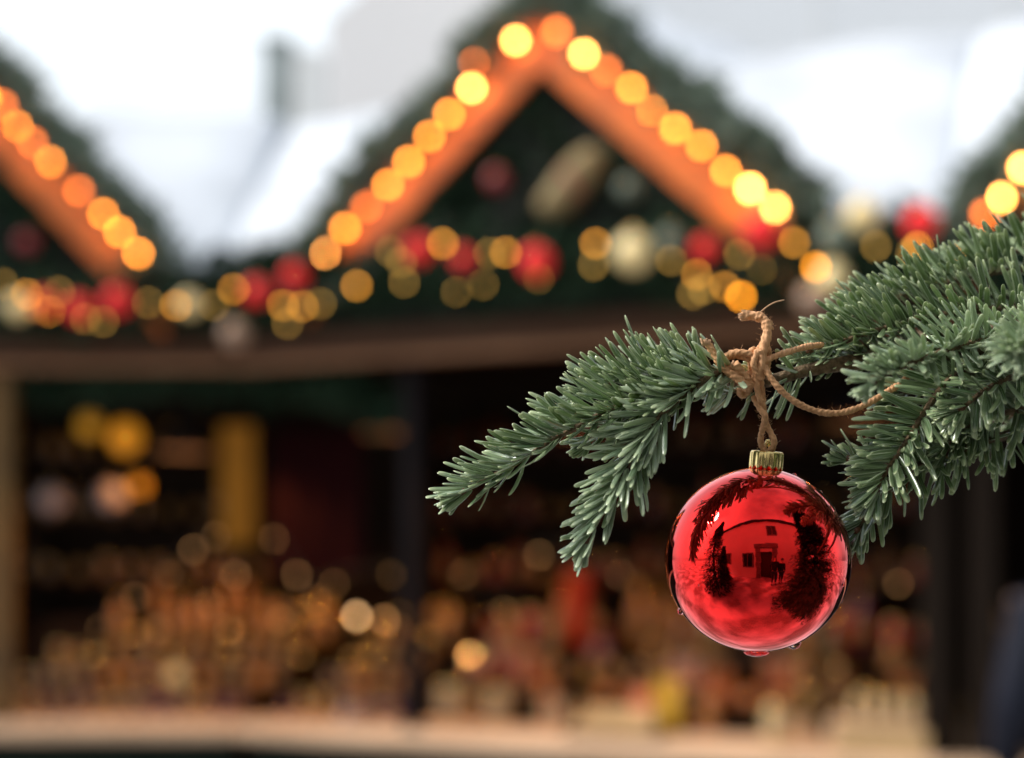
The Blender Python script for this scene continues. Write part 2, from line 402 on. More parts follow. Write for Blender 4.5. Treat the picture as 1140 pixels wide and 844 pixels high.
def twig_mesh(path, N, ln=0.0188, dens=2100, phi=115, lean=(38, 62), width=.00205, up=.12, tip=.6, stem=.0016, pale=0, flat=.0, tuft=True):
    """one fir shoot: woody stem + a brush of blunt needles; path = world points root->tip"""
    mb = MB(); attr = []
    pts = spline(path, 10); m = len(pts)
    mb.tube(pts, [stem*(1-.55*i/(m-1)) for i in range(m)], 7)
    attr.append(np.tile(np.array([.5, 0, 0, 1], dtype=np.float32), (len(mb.v), 1)))
    A = np.array([list(p) for p in pts]); seg = np.linalg.norm(np.diff(A, axis=0), axis=1); cum = np.concatenate([[0], np.cumsum(seg)]); L = cum[-1]
    n = int(L*dens*.80)
    s = np.sort(RNG.random(n))*L
    X = np.stack([np.interp(s, cum, A[:, k]) for k in range(3)], 1)
    X2 = np.stack([np.interp(np.minimum(s+.003, L), cum, A[:, k]) for k in range(3)], 1)
    X1 = np.stack([np.interp(np.maximum(s-.003, 0), cum, A[:, k]) for k in range(3)], 1)
    T = X2-X1; T /= np.linalg.norm(T, axis=1)[:, None]
    N = np.array(N, dtype=float); Nn = N - T*(T@N)[:, None]; Nn /= np.linalg.norm(Nn, axis=1)[:, None]
    B = np.cross(T, Nn)
    # mostly to both sides, fewer straight up
    u = RNG.random(n)*2-1
    ph = np.radians(phi)*np.sign(u)*np.abs(u)**(1-flat)
    rad = Nn*np.cos(ph)[:, None] + B*np.sin(ph)[:, None]
    fr = s/L
    le = np.radians(lean[1] + 6 + (lean[0]-lean[1])*fr**1.5 + RNG.normal(0, 8, n))
    le = np.where(fr > .97, le*.6, le)
    d = T*np.cos(le)[:, None] + rad*np.sin(le)[:, None]
    length = ln*(1-(1-tip)*fr**3)*(0.74+.36*RNG.random(n))*(1-.15*np.abs(np.cos(ph)))
    base = X + rad*stem*.6
    bend = Nn*(up+.08) + T*.10 + RNG.normal(0, .07, (n, 3))
    mb.cur = 1
    nr = T*np.sin(le)[:, None]*.4 - rad*np.cos(le)[:, None]*-.2 + Nn + RNG.normal(0, .34, (n, 3))
    needles(mb, attr, base, d, nr, length, width*(.78+.36*RNG.random(n)), bend)
    if tuft:
        k = 16; T0 = np.tile(T[-1], (k, 1)); a = RNG.random(k)*2*PI
        R_ = Nn[-1]*np.cos(a)[:, None] + B[-1]*np.sin(a)[:, None]; l2 = np.radians(8+30*RNG.random(k))
        needles(mb, attr, np.tile(A[-1], (k, 1)), T0*np.cos(l2)[:, None]+R_*np.sin(l2)[:, None], R_*.5+Nn[-1], ln*tip*(.7+.3*RNG.random(k)), np.full(k, width*.9), np.tile(Nn[-1]*.05, (k, 1)))
    mb.cur = 2
    i0 = len(mb.v)
    mb.ball(A[-1], stem*1.1, 8, 5)
    attr.append(np.tile(np.array([.5, 0, 0, 1], dtype=np.float32), (len(mb.v)-i0, 1)))
    return mb, np.concatenate(attr)

TRUNK = Vector((1.55, -.15, 0))
tree = empty('fir_tree', TRUNK, label='green fir tree reaching in from the right with the branch that carries the red bauble', cat='fir tree')
def tree_part(mb, name, mats, parent=None, attr=None, smooth=True):
    mb.v = [(x-TRUNK.x, y-TRUNK.y, z-TRUNK.z) for x, y, z in mb.v]
    return mb.build(name, mats, parent or tree, smooth, attr=attr)
mb = MB(); mb.tube([TRUNK + Vector((.02*math.sin(i), .02*math.cos(i*1.3), i*.35)) for i in range(12)], [.11*(1-i/12.5)+.01 for i in range(12)], 14)
tree_part(mb, 'trunk', M['bark'])
# main bough from the trunk to the knot
bough = [TRUNK+Vector((-.05,.0,1.62)), Vector((.95,.18,1.66)), P(1210,372,.60), P(1120,380,.575), P(1040,392,.56), P(960,402,.55), P(900,412,.543), P(850,425,.54), P(810,424,.538)]
mb = MB(); sp_ = spline(bough, 8); mb.tube(sp_, [.014*(1-i/(len(sp_)-1))**2.6+.0021 for i in range(len(sp_))], 10)
branch = tree_part(mb, 'branch', M['bark'])
branch['label'] = 'branch tied with twine that carries the bauble'
b2 = [TRUNK+Vector((-.05,.02,1.50)), Vector((.95,.20,1.56)), P(1260,455,.60), P(1180,470,.575), P(1110,487,.56), P(1065,503,.553)]
mb = MB(); sp_ = spline(b2, 8); mb.tube(sp_, [.012*(1-i/(len(sp_)-1))**2.4+.0015 for i in range(len(sp_))], 10)
lower = tree_part(mb, 'branch', M['bark']); lower['label'] = 'lower branch at the right edge of the frame'

UPC = (0, -.55, .83)
TW = [ # parent, path, kwargs
 # --- left end of the branch
 (branch, [(800,424,.539),(755,432,.538),(700,448,.536),(640,476,.534),(575,515,.533),(516,548,.532)], dict(N=(-.1,-.55,.83), ln=0.0217, dens=3000, phi=118, lean=(34,56), up=.12)),
 (branch, [(792,420,.545),(750,418,.548),(700,420,.549),(655,436,.549)], dict(N=(-.25,-.15,.95), ln=0.0217, dens=2300, phi=105, lean=(40,60), up=.10)),
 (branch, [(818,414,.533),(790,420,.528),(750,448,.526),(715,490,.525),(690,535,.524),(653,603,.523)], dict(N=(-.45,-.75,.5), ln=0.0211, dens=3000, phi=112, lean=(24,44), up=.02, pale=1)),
 (branch, [(765,432,.541),(725,447,.541),(690,470,.541),(660,490,.541)], dict(N=(0,-.5,.8), ln=0.0194, dens=1700, phi=130, lean=(40,60), up=.0)),
 # --- around the knot, sparse
 (branch, [(905,412,.545),(870,424,.544),(838,432,.543),(800,438,.543)], dict(N=(.1,.4,.6), ln=0.0182, dens=1300, phi=170, lean=(42,60), up=.0, tuft=False)),
 # --- upper ridge, far side
 (branch, [(1225,300,.585),(1150,300,.580),(1090,306,.577),(1020,325,.572),(965,346,.568),(925,368,.565)], dict(N=(-.25,-.1,1), ln=0.0199, dens=2600, phi=112, lean=(45,62), up=.2)),
 (branch, [(1250,262,.60),(1180,272,.595),(1120,283,.59),(1050,310,.587)], dict(N=(-.3,-.1,1), ln=0.0199, dens=2300, phi=115, lean=(45,62), up=.2)),
 (branch, [(1160,345,.565),(1090,345,.56),(1020,356,.556),(950,376,.552),(900,392,.55)], dict(N=(-.15,-.3,1), ln=0.0205, dens=2600, phi=125, lean=(40,60), up=.1)),
 (branch, [(1100,372,.565),(1020,380,.56),(960,394,.556),(915,404,.552)], dict(N=(0,-.4,.8), ln=0.0199, dens=2300, phi=150, lean=(40,60), up=.0)),
 # --- front shoot pointing left and at the camera
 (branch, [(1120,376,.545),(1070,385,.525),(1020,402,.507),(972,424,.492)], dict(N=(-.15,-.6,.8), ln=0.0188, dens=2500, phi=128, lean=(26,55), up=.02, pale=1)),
 # --- right shoot aimed at the camera
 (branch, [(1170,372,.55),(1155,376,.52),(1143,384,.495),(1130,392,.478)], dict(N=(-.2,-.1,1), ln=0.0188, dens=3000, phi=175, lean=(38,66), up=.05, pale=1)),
 # --- filling behind
 (branch, [(1150,395,.575),(1085,415,.57),(1030,430,.566),(990,445,.563)], dict(N=(0,-.5,.6), ln=0.0194, dens=1900, phi=150, lean=(40,60), up=-.05)),
 (lower, [(1200,415,.585),(1140,425,.58),(1085,440,.575),(1050,462,.572)], dict(N=(0,-.6,.6), ln=0.0205, dens=2300, phi=150, lean=(40,62), up=-.05)),
 # --- shoots falling down to the left
 (lower, [(1085,405,.548),(1055,425,.541),(1032,455,.536),(1010,490,.532),(990,520,.529),(975,548,.528)], dict(N=(-.55,-.8,.15), ln=0.0211, dens=2600, phi=100, lean=(42,62), up=.0, flat=.35)),
 (lower, [(1110,487,.56),(1060,505,.553),(1015,527,.546),(985,550,.542),(965,575,.540),(955,592,.539)], dict(N=(-.5,-.6,.6), ln=0.0211, dens=2500, phi=140, lean=(30,55), up=-.05)),
 (lower, [(1040,515,.551),(1000,520,.548),(968,517,.546),(945,512,.545)], dict(N=(-.2,-.5,.85), ln=0.0188, dens=1900, phi=130, lean=(28,50), up=.0)),
 # --- right side, hanging
 (lower, [(1210,440,.565),(1160,452,.556),(1110,462,.552),(1075,478,.549),(1052,500,.546)], dict(N=(-.2,-.75,.6), ln=0.0217, dens=2700, phi=135, lean=(42,62), up=-.1)),
 (lower, [(1220,478,.575),(1160,480,.570),(1100,492,.565),(1050,510,.56)], dict(N=(0,-.5,-.8), ln=0.0194, dens=650, phi=75, lean=(55,80), up=.1, tuft=False)),
 (branch, [(1180,405,.54),(1140,415,.530),(1100,432,.524),(1070,456,.521)], dict(N=(-.3,-.7,.5), ln=0.0199, dens=2300, phi=125, lean=(38,58), up=-.1)),
 (lower, [(1230,500,.60),(1180,480,.596),(1140,465,.592),(1100,455,.59)], dict(N=(0,-.4,.8), ln=0.0205, dens=1900, phi=150, lean=(45,65), up=.0)),
]
for par, path, kw in TW:
    pale = kw.get('pale', 0)
    mb, at = twig_mesh([P(*q) for q in path], **kw)
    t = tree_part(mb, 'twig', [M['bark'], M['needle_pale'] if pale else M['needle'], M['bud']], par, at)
# crown of the tree beyond the frame: real boughs of coarse sprays
mb = MB(); rr = random.Random(3)
def spray(mb, base, d, L, wid):
    d = d.normalized(); _, s, u = frame_of(d); 
    n = int(L/.012)
    for i in range(n):
        t = i/n; p = base + d*L*t + Vector((0,0,-.12*L*t*t))
        for sg in (-1, 1):
            q = (d*.9 + s*sg*(1) + u*rr.uniform(-.3,.4)).normalized()*wid*(1-t*.7)*rr.uniform(.7,1.1)
            e = d.cross(q).normalized().cross(q).normalized()*.006
            mb.add([p-e, p+q*.5-e*1.6, p+q, p+q*.5+e*1.6, p+e], [(0,1,2,3,4)])
for lev in range(15):
    z = .35 + lev*.24; R0 = 1.05*(1-lev/16.5)
    nb = 17
    for k in range(nb):
        a = 2*PI*(k+rr.random()*.7)/nb
        d = Vector((math.cos(a), math.sin(a), rr.uniform(-.25,.1)))
        L = R0*rr.uniform(.75,1.)
        # the side towards the stalls is kept short, as pruned for the passage
        for _ in range(12):
            tp_ = TRUNK + Vector((d.x*L, d.y*L, 0))
            if (tp_.y > -.05 and tp_.x < .42*tp_.y + .80) or (tp_.y <= -.05 and tp_.x < .46): L *= .9
        b0 = TRUNK + Vector((0,0,z))
        for t in (.12,.22,.33,.44,.55,.66,.76,.86,.95):
            for sg in (-1,1,0):
                dd = (d + Vector((-d.y, d.x, 0))*sg*.85 + Vector((0,0,rr.uniform(-.3,.05))))
                spray(mb, b0 + d*L*t, dd, .10+.16*L*(1.1-t), .06)
        mb.tube([b0, b0+d*L], [.014, .004], 4)
i_ = 0
while i_ < 26000:
    t = rr.random()**1.2; z = .3+3.5*t; R_ = 1.42*(1-t)*(.6+.4*abs(math.sin(z*6+rr.random()*.5)))+.05
    a = rr.random()*2*PI; rad = R_*rr.uniform(.25,1.08); c = TRUNK + Vector((rad*math.cos(a), rad*math.sin(a), z-rad*.25))
    if (c.y > -.05 and c.x < .42*c.y + .80) or (c.y <= -.05 and c.x < .40): i_ += .3; continue
    e = Vector((math.cos(a)*.09, math.sin(a)*.09, rr.uniform(-.08,.03))); s_ = Vector((-math.sin(a), math.cos(a), rr.uniform(-.4,.4)))*.014
    for q_ in (-1, 0, 1):
        e2 = e + s_*2.2*q_
        mb.add([c, c+e2*.5-s_*.35, c+e2, c+e2*.5+s_*.35], [(0,1,2,3)])
    i_ += 1
tree_part(mb, 'crown', M['garland'], smooth=False)

# ------------------------------------------------------------------ twine
YK = .529
def rope(mb, pts, r=.0013, lobes=3, seg=9, amp=.20, tw=900):
    q = spline(pts, seg*2); mb.tube(q, [r*(.96+.08*math.sin(i*.23)+.04*math.sin(i*.7)) for i in range(len(q))], 18, True, lobes, tw, amp)
    ph_ = random.random()*6
    for j in range(int(len(q)*.55)):   # loose fibres
        p = q[random.randrange(len(q)-1)]; a = random.uniform(0, 6.28); d_ = Vector((math.cos(a), random.uniform(-.7,.3), math.sin(a)))
        st = p + d_*r*.85; mb.tube([st, st+d_*r*random.uniform(.2,.9)+Vector((random.uniform(-1,1), 0, random.uniform(-1,1)))*r*.8], [.00007,.00004], 3)
def pk(px, py, dy=0): return P(px, py, YK + dy)
K0 = P(845, 400, YK)
twine = empty('paper_twine', K0, label='tan paper twine knotted around the branch above the red bauble', cat='twine')
def tw_part(mb, name, mats):
    mb.v = [(x-K0.x, y-K0.y, z-K0.z) for x, y, z in mb.v]; return mb.build(name, mats, twine, True)
mb = MB()
rope(mb, [pk(846,408,-.003), pk(850,388,-.003), pk(854,370,-.002), pk(851,357,-.001), pk(841,352), pk(826,351,.001)], .00185, 4, 12, .09, 420)
rope(mb, [pk(838,352,.0015), pk(848,353,.002), pk(857,362,.003)], .0012, 3, 8, .3, 700)
mb.cur = 1
for k in range(22):
    a = random.uniform(-.5,.5); c = pk(826+random.uniform(-1,1), 351+random.uniform(-5,5))
    mb.tube([c + Vector((.002,0,0)), c + Vector((-.0006-.0006*random.random(), random.uniform(-.001,.001), a*.002))], [.0005,.00025], 4)
for k in range(8):
    c = pk(857+random.uniform(-1,1), 362+random.uniform(-3,3), .003)
    mb.tube([c, c + Vector((.0012, 0, random.uniform(-.002,.001)))], [.0005,.0002], 4)
mb.tube(spline([pk(842,352), pk(852,343), pk(862,337), pk(873,334,.002)], 5), [.00028]*15+[.00015], 5)
tw_part(mb, 'upper_end', [M['twine'], M['fray']])
mb = MB()
rope(mb, [pk(836,432), pk(826,424,-.002), pk(812,416,-.004), pk(801,404,-.004), pk(793,391,-.004), pk(787,381,-.004)], .00132, 3, 10, .11, 900)
rope(mb, [pk(836,430,-.002), pk(827,417,-.004), pk(818,405,-.006)], .0017, 3, 8, .11, 900)
mb.cur = 1
for (a, b_) in ((786,380),(818,405)):
    for k in range(14):
        c = pk(a+random.uniform(-3.5,3.5), b_+random.uniform(-1,2), -.005)
        mb.tube([c + Vector((0,0,-.001)), c + Vector((random.uniform(-.0013,.0013), 0, random.uniform(.0003,.0012)))], [.0006,.0003], 4)
tw_part(mb, 'left_end', [M['twine'], M['fray']])
# the knot: wraps round the stem and round itself
mb = MB()
def wrap(cx, cy, rx, ry, depth, tilt, r, turns=1.0, ph=0, drift=0):
    pts = []
    n = int(14*turns)
    for i in range(n+1):
        a = ph + 2*PI*turns*i/n
        x = cx + rx*math.cos(a)*math.cos(tilt) - ry*math.sin(a)*math.sin(tilt) + drift*i/n
        y = cy + rx*math.cos(a)*math.sin(tilt) + ry*math.sin(a)*math.cos(tilt)
        pts.append(P(x, y, YK+.006 + depth*math.sin(a+.3)))
    rope(mb, pts, r, 3, 4, .08, 1000)
wrap(845, 408, 5, 21, .0075, .10, .00132, 1, 0)
wrap(841, 409, 5, 20, .0080, -.12, .00120, 1, .8)
wrap(850, 407, 4, 19, .0075, .22, .00130, 1, 1.2)
wrap(831, 428, 5, 13, .0070, .4, .00135, 1, .4)
rope(mb, [pk(836,425,.0), pk(848,408,-.0045), pk(845,392,-.004), pk(839,405,-.0045), pk(848,422,-.002)], .0015, 3, 8, .11, 900)
# strands to the left of the knot
rope(mb, [pk(843,399,-.003), pk(830,393,-.004), pk(818,393,-.003), pk(808,397,-.001), pk(801,404,.002), pk(806,412,.006)], .00132, 3, 8, .08, 1000)
rope(mb, [pk(843,403,-.002), pk(828,398,-.002), pk(814,396,.0), pk(804,402,.003)], .00125, 3, 8, .08, 1000)
rope(mb, [pk(806,408,-.001), pk(820,420,-.005), pk(833,432,-.004)], .0018, 3, 8, .11, 900)
tw_part(mb, 'knot', M['twine'])
mb = MB()
rope(mb, [pk(846,405,-.003), pk(862,397,-.002), pk(880,391,.0), pk(898,386,.006), pk(915,384,.016)], .00120, 3, 10, .08, 1000)
rope(mb, [pk(851,408,-.004), pk(859,422,-.005), pk(871,436,-.005), pk(888,449,-.004), pk(910,458,-.003), pk(930,460,-.002), pk(950,456,.0), pk(970,447,.003), pk(985,438,.006), pk(1002,427,.012), pk(1015,414,.022)], .00122, 3, 10, .08, 1000)
tw_part(mb, 'side_loop', M['twine'])
# the two strands down to the cap
mb = MB()
rope(mb, [pk(841,418,-.002), pk(844,438,-.001), pk(850,455,.002), pk(852,470,.003), pk(859,484,.003), pk(862,494,.003), pk(857,502,.005), pk(851,503,.006)], .00122, 3, 10, .08, 1000)
rope(mb, [pk(839,442,.003), pk(846,455,.000), pk(852,464,-.001), pk(850,475,.002), pk(847,486,.004), pk(848,496,.006), pk(852,503,.0065)], .00120, 3, 10, .08, 1000)
rope(mb, [pk(843,410,.001), pk(848,430,.003), pk(849,448,.004), pk(846,458,.004)], .0012, 3, 8, .08, 1000)
mb.cur = 1
for k in range(26):
    c = pk(849+random.uniform(-6,6), random.uniform(435,500), .001)
    mb.tube([c, c+Vector((random.uniform(-.0018,.0018), -.0005, random.uniform(-.0012,.0012)))], [.0001,.00006], 3)
tw_part(mb, 'hanging_strand', [M['twine'], M['fray']])

# ------------------------------------------------------------------ the red bauble
BC = P(843, 623.5, .540); BR = .0350
TILT = Matrix.Rotation(math.radians(4.6), 3, 'Y') @ Matrix.Rotation(math.radians(4), 3, 'X')
bau = empty('christmas_bauble', BC + Vector((0,0,-BR)), label='shiny red glass bauble hanging on twine from the fir branch', cat='bauble')
def bp_(mb, name, mats, parent=None):
    o = Vector(bau.location); mb.v = [(x-o.x, y-o.y, z-o.z) for x, y, z in mb.v]; return mb.build(name, mats, parent or bau, True)
mb = MB(); mb.ball(BC, BR, 128, 64, R=TILT); ball = bp_(mb, 'glass_ball', M['bauble'])
mb = MB(); z0 = BR*.965
prof = [(.0058, .0000),(.0062,.0010),(.0063,.0024),(.0063,.0045),(.0063,.0066),(.0060,.0074),(.0052,.0076),(.0030,.0077),(.0005,.0078)]
def fl(j, a, r, z):
    g = .5+.5*math.cos(a*14)
    if j <= 4: r += .00042*(g-.5)*(1 if j < 4 else .5)
    if j == 0: z += .0011*(1-g)
    return r, z
mb.lathe(prof, BC + TILT @ Vector((0,0,z0)), 112, TILT, fl)
cap = bp_(mb, 'cap', M['capgold'])
mb = MB(); tp = BC + TILT @ Vector((0,0,z0+.0075))
mb.tube([tp + TILT @ Vector((.0006*math.cos(a)*2.4-.0000, .0022*math.cos(a)*.35, .0028*math.sin(a)+.0002)) for a in [PI*i/12 for i in range(13)]], .00085, 8)
mb.ball(tp + TILT @ Vector((0,0,.0035)), .00115, 10, 6)
bp_(mb, 'hanging_ring', M['capgold'])
mb = MB(); mb.lathe([(.0059,-.0012),(.0060,.0005),(.0052,.0016)], BC + TILT @ Vector((0,0,z0)), 40, TILT)
bp_(mb, 'neck', M['bauble'])
# water drops
def drop(px, py, rx, rz, label, group=None, inward=.55):
    c = P(px, py, .540); v = (c-BC); v.y = -.06*0; v = v.normalized()
    c = BC + v*(BR + rz*.0) ; mb = MB()
    q = v.to_track_quat('Z', 'Y').to_matrix()
    prof = []
    for j in range(15):
        t = j/14; z = -rz*.35 + rz*1.35*t
        prof.append((max(1e-6, rx*math.sqrt(max(0, 1-(t**2.0)))*(1 if t > .08 else .96)), z))
    mb.lathe(prof, c, 24, q)
    tag(mb.build('water_drop', M['water'], smooth=True), label, 'water drop')
drop(842, 729, .0052, .0019, 'wide clear water drop hanging from the lowest point of the red bauble')
drop(886, 720, .0028, .0019, 'round water drop on the lower right of the red bauble')
drop(941, 671, .0015, .0012, 'tiny water drop on the right edge of the red bauble')
drop(757, 681, .0016, .0013, 'tiny water drop on the lower left edge of the red bauble')
drop(887, 523, .0011, .0010, 'tiny water drop on top of the red bauble right of its cap')

for px, py, r_, lab in ((862,536,.0007,'minute water drop on the crown of the bauble below its cap'), (912,548,.0006,'minute water drop on the upper right of the bauble'), (776,560,.0007,'minute water drop on the upper left of the bauble'), (926,650,.0008,'minute water drop on the right side of the bauble under the fir twig'), (770,650,.0006,'minute water drop on the lower left of the bauble')):
    dxy = P(px, py, .540) - BC; n_ = Vector((dxy.x, 0, dxy.z)); n_.y = -math.sqrt(max(0, BR**2 - n_.length**2)); n_.normalize()
    mb = MB(); mb.ball(BC + n_*BR*1.002, r_, 12, 8, (1,1,.55), n_.to_track_quat('Z','Y').to_matrix()); tag(mb.build('water_drop', M['water'], smooth=True), lab, 'water drop')

# ------------------------------------------------------------------ stall frames
class Frame:
    def __init__(s, ox, oy, th): s.o = Vector((ox, oy, 0)); s.th = th; s.c = math.cos(th); s.s = math.sin(th)
    def w(s, u, v, z): return s.o + Vector((u*s.c + v*s.s, -u*s.s + v*s.c, z))
    def l(s, px, py, v=0.):
        t = (px-CX)/F
        # ray X = tY ; X = ox+u c+v s ; Y = oy-u s+v c
        u = (t*(s.o.y + v*s.c) - s.o.x - v*s.s)/(s.c + t*s.s)
        Y = s.o.y - u*s.s + v*s.c
        return Vector((u, v, H + (HY-py)/F*Y))
    def p(s, px, py, v=0.): return s.w(*s.l(px, py, v))
FC = Frame(0, 5.22, math.radians(23.07)); FL = Frame(0, 5.65, 0.)

def snow_sheet(pts_fn, nu, nv, name, label, thick=.09, seed=0):
    """bumpy snow blanket over a bilinear patch; pts_fn(a,b)->Vector"""
    r = random.Random(seed); ph = [(r.uniform(0,6), r.uniform(2,9), r.uniform(2,9)) for _ in range(6)]
    def hgt(a, b_):
        e = min(a, 1-a, b_, 1-b_)*12; e = min(1, e)
        n_ = sum(math.sin(p0 + k1*a*3 + k2*b_*2) for p0, k1, k2 in ph)/6
        return thick*(.25+.75*math.sqrt(max(0, e)))*(1+.35*n_)
    mb = MB(); vs = []; 
    for i in range(nu+1):
        for j in range(nv+1):
            a, b_ = i/nu, j/nv; vs.append(pts_fn(a, b_) + Vector((0,0,hgt(a,b_))))
    n0 = len(vs)
    for i in range(nu+1):
        for j in range(nv+1): vs.append(pts_fn(i/nu, j/nv) + Vector((0,0,.003)))
    f = []
    g = lambda i, j: i*(nv+1)+j
    for i in range(nu):
        for j in range(nv): f.append((g(i,j), g(i+1,j), g(i+1,j+1), g(i,j+1))); f.append((n0+g(i,j), n0+g(i,j+1), n0+g(i+1,j+1), n0+g(i+1,j)))
    for i in range(nu):
        f.append((g(i,0), n0+g(i,0), n0+g(i+1,0), g(i+1,0))); f.append((g(i,nv), g(i+1,nv), n0+g(i+1,nv), n0+g(i,nv)))
    for j in range(nv):
        f.append((g(0,j), g(0,j+1), n0+g(0,j+1), n0+g(0,j))); f.append((g(nu,j), n0+g(nu,j), n0+g(nu,j+1), g(nu,j+1)))
    mb.add(vs, f)
    o = mb.build(name, M['snow'], smooth=True)
    return tag(o, label, 'snow', kind='stuff')

ZC = .900        # counter height
def stall(fr, u0, u1, label, gables, posts, ridge=3.62, zt=2.50, side_l=True, side_r=True, side_e=True, ext=0, bext=0):
    root = empty('market_stall', fr.w((u0+u1)/2, 0, 0), -fr.th, label=label, cat='market stall')
    um = (u0+u1)/2; a, b_ = u0-um, u1-um; W = b_-a
    def part(mb, name, m_, sm=False): return mb.build(name, m_, root, sm)
    D = 1.8
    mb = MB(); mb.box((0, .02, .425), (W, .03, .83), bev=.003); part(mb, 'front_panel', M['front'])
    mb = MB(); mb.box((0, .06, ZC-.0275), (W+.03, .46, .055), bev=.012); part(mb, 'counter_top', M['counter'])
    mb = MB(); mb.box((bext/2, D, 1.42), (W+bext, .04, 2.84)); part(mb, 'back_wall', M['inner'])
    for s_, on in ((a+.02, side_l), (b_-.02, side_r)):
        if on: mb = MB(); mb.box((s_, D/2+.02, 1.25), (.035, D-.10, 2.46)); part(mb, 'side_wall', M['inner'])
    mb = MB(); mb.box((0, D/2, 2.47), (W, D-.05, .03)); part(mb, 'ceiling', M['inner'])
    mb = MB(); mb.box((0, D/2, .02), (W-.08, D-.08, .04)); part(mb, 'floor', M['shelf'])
    mb = MB(); mb.box((0, -.06, 2.362), (W+.02, .10, .095), bev=.01); part(mb, 'beam', M['beam'])
    mb = MB(); mb.box((0, -.075, 2.298), (W+.015, .07, .028), bev=.005); part(mb, 'lit_edge', M['beam_lit_edge'])  # pale strip added for the light along the beam's lower edge
    mb = MB(); mb.box((0, -.05, 2.475), (W+.02, .06, .125), bev=.005); part(mb, 'fascia', M['fascia'])
    # main roof and its gable ends
    mb = MB()
    mb.poly([(a-.05-ext,-.02,zt+.10),(b_+.05,-.02,zt+.10),(b_+.05,1.2,ridge-.02),(a-.05-ext,1.2,ridge-.02)], (0,.02,-.04))
    mb.poly([(a-.05,1.21,ridge-.02),(b_+.05,1.21,ridge-.02),(b_+.05,2.3,zt+.2),(a-.05,2.3,zt+.2)], (0,-.02,-.04))
    part(mb, 'roof', M['roofing'])
    for s_, on in ((a+.02, side_e), (b_-.05, True)):
        if on: mb = MB(); mb.poly([(s_, -.1, 2.5),(s_,1.85,2.5),(s_,1.85,2.78),(s_,1.2,ridge-.1)], (.03,0,0)); part(mb, 'end_panel', M['dark_wood'])
    for (up_, w_, mt) in posts:
        mb = MB(); mb.box((up_-um, -.02, (ZC+2.28)/2), (w_, w_, 2.28-ZC-.002), bev=.006); part(mb, 'post', mt)
    for s_, on in ((a+.06, side_e), (b_-.06, fr is not FL)):
        if not on: continue
        mb = MB(); mb.box((s_, .03, 1.14), (.09, .09, 2.28), bev=.006); part(mb, 'post', M['dark_wood'])
    # dormer gables
    for g in gables:
        (pu, pz), (lu, lz), (ru, rz) = g['peak'], g['left'], g['right']; v0 = g['v']
        t = .022
        def P3(u, z, v): return (u-um, v, z)
        bw = g['bw']
        # barge boards
        for (eu, ez) in ((lu, lz), (ru, rz)):
            d = Vector((eu-pu, 0, ez-pz)); L = d.length; d.normalize(); n_ = Vector((-d.z,0,d.x)); n_ = n_ if n_.z < 0 else -n_
            pz2 = pz - .0
            apex_in = Vector((pu-um, v0, pz2 + bw/ (n_.z))) if False else None
            A_ = Vector((pu-um, v0, pz)); Bq = Vector((eu-um, v0, ez))
            k = bw/abs(n_.z)
            A2 = A_ + Vector((0,0,-k)); B2 = Vector((Bq.x, v0, Bq.z - k))
            mb = MB(); mb.poly([A_, Bq, B2, A2], (0, t, 0)); part(mb, 'gable_board', M['gable_board'])
        # dark boarded panel behind
        k2 = bw*1.2
        mb = MB(); mb.poly([P3(pu, pz-.05, v0+.06), P3(lu+.05, lz-.05, v0+.06), P3(lu+.05, lz-.3, v0+.06), P3(ru-.05, rz-.3, v0+.06), P3(ru-.05, rz-.05, v0+.06)], (0, .02, 0)); part(mb, 'gable_panel', M['gable_panel'])
        mb = MB()
        for (eu, ez) in ((lu, lz), (ru, rz)):
            mb.poly([P3(pu, pz+.02, v0-.02), P3(eu, ez+.02, v0-.02), P3(eu, ez+.02, 1.1), P3(pu, pz+.02, 1.1)], (0,0,.035))
        part(mb, 'dormer_roof', M['roofing'])
    return root, um

# centre gable measured on its facade plane (v = -.16)
VG = -.16
pk_ = FC.l(603, 10, VG); lf_ = FC.l(343, 296, VG); rt_ = FC.l(884, 250, VG)
gC = dict(peak=(pk_.x, pk_.z), left=(lf_.x, lf_.z), right=(rt_.x, rt_.z), v=VG, bw=.155)
pl = FL.l(-92, 18, VG); ll = FL.l(-365, 310, VG); rl = FL.l(182, 310, VG)
gL = dict(peak=(pl.x, pl.z), left=(ll.x, ll.z), right=(rl.x, rl.z), v=VG, bw=.155)
u0 = FC.l(272, 0).x; u1 = FC.l(1062, 0).x
wC = gC['right'][0]-gC['left'][0]
pr = u1 + .08 + .80
zr = (FC.l(1103, 215, VG)); zp = gC['peak'][1]
lR = FC.l(1062, 262, VG)
gR = dict(peak=(lR.x+.80, lR.z+.98), left=(lR.x, lR.z), right=(lR.x+1.60, lR.z), v=VG, bw=.155)
stall(FC, u0+.02, u1, 'central wooden market stall with a lit gable and a display behind its counter', [gC], [(FC.l(462,0,0).x, .066, M['black_metal'])], side_l=False, side_e=False, ext=.6)
stall(FC, u1+.03, u1+2.4, 'right hand market stall at the edge of the picture, mostly behind the fir branch', [gR], [])
uL1 = FL.l(262, 0).x
stall(FL, uL1-3.4, uL1, 'left hand market stall with an ochre corner post and a golden display', [gL], [(FL.l(4,0,0).x, .085, M['ochre_dim'])], side_r=False, bext=.85)

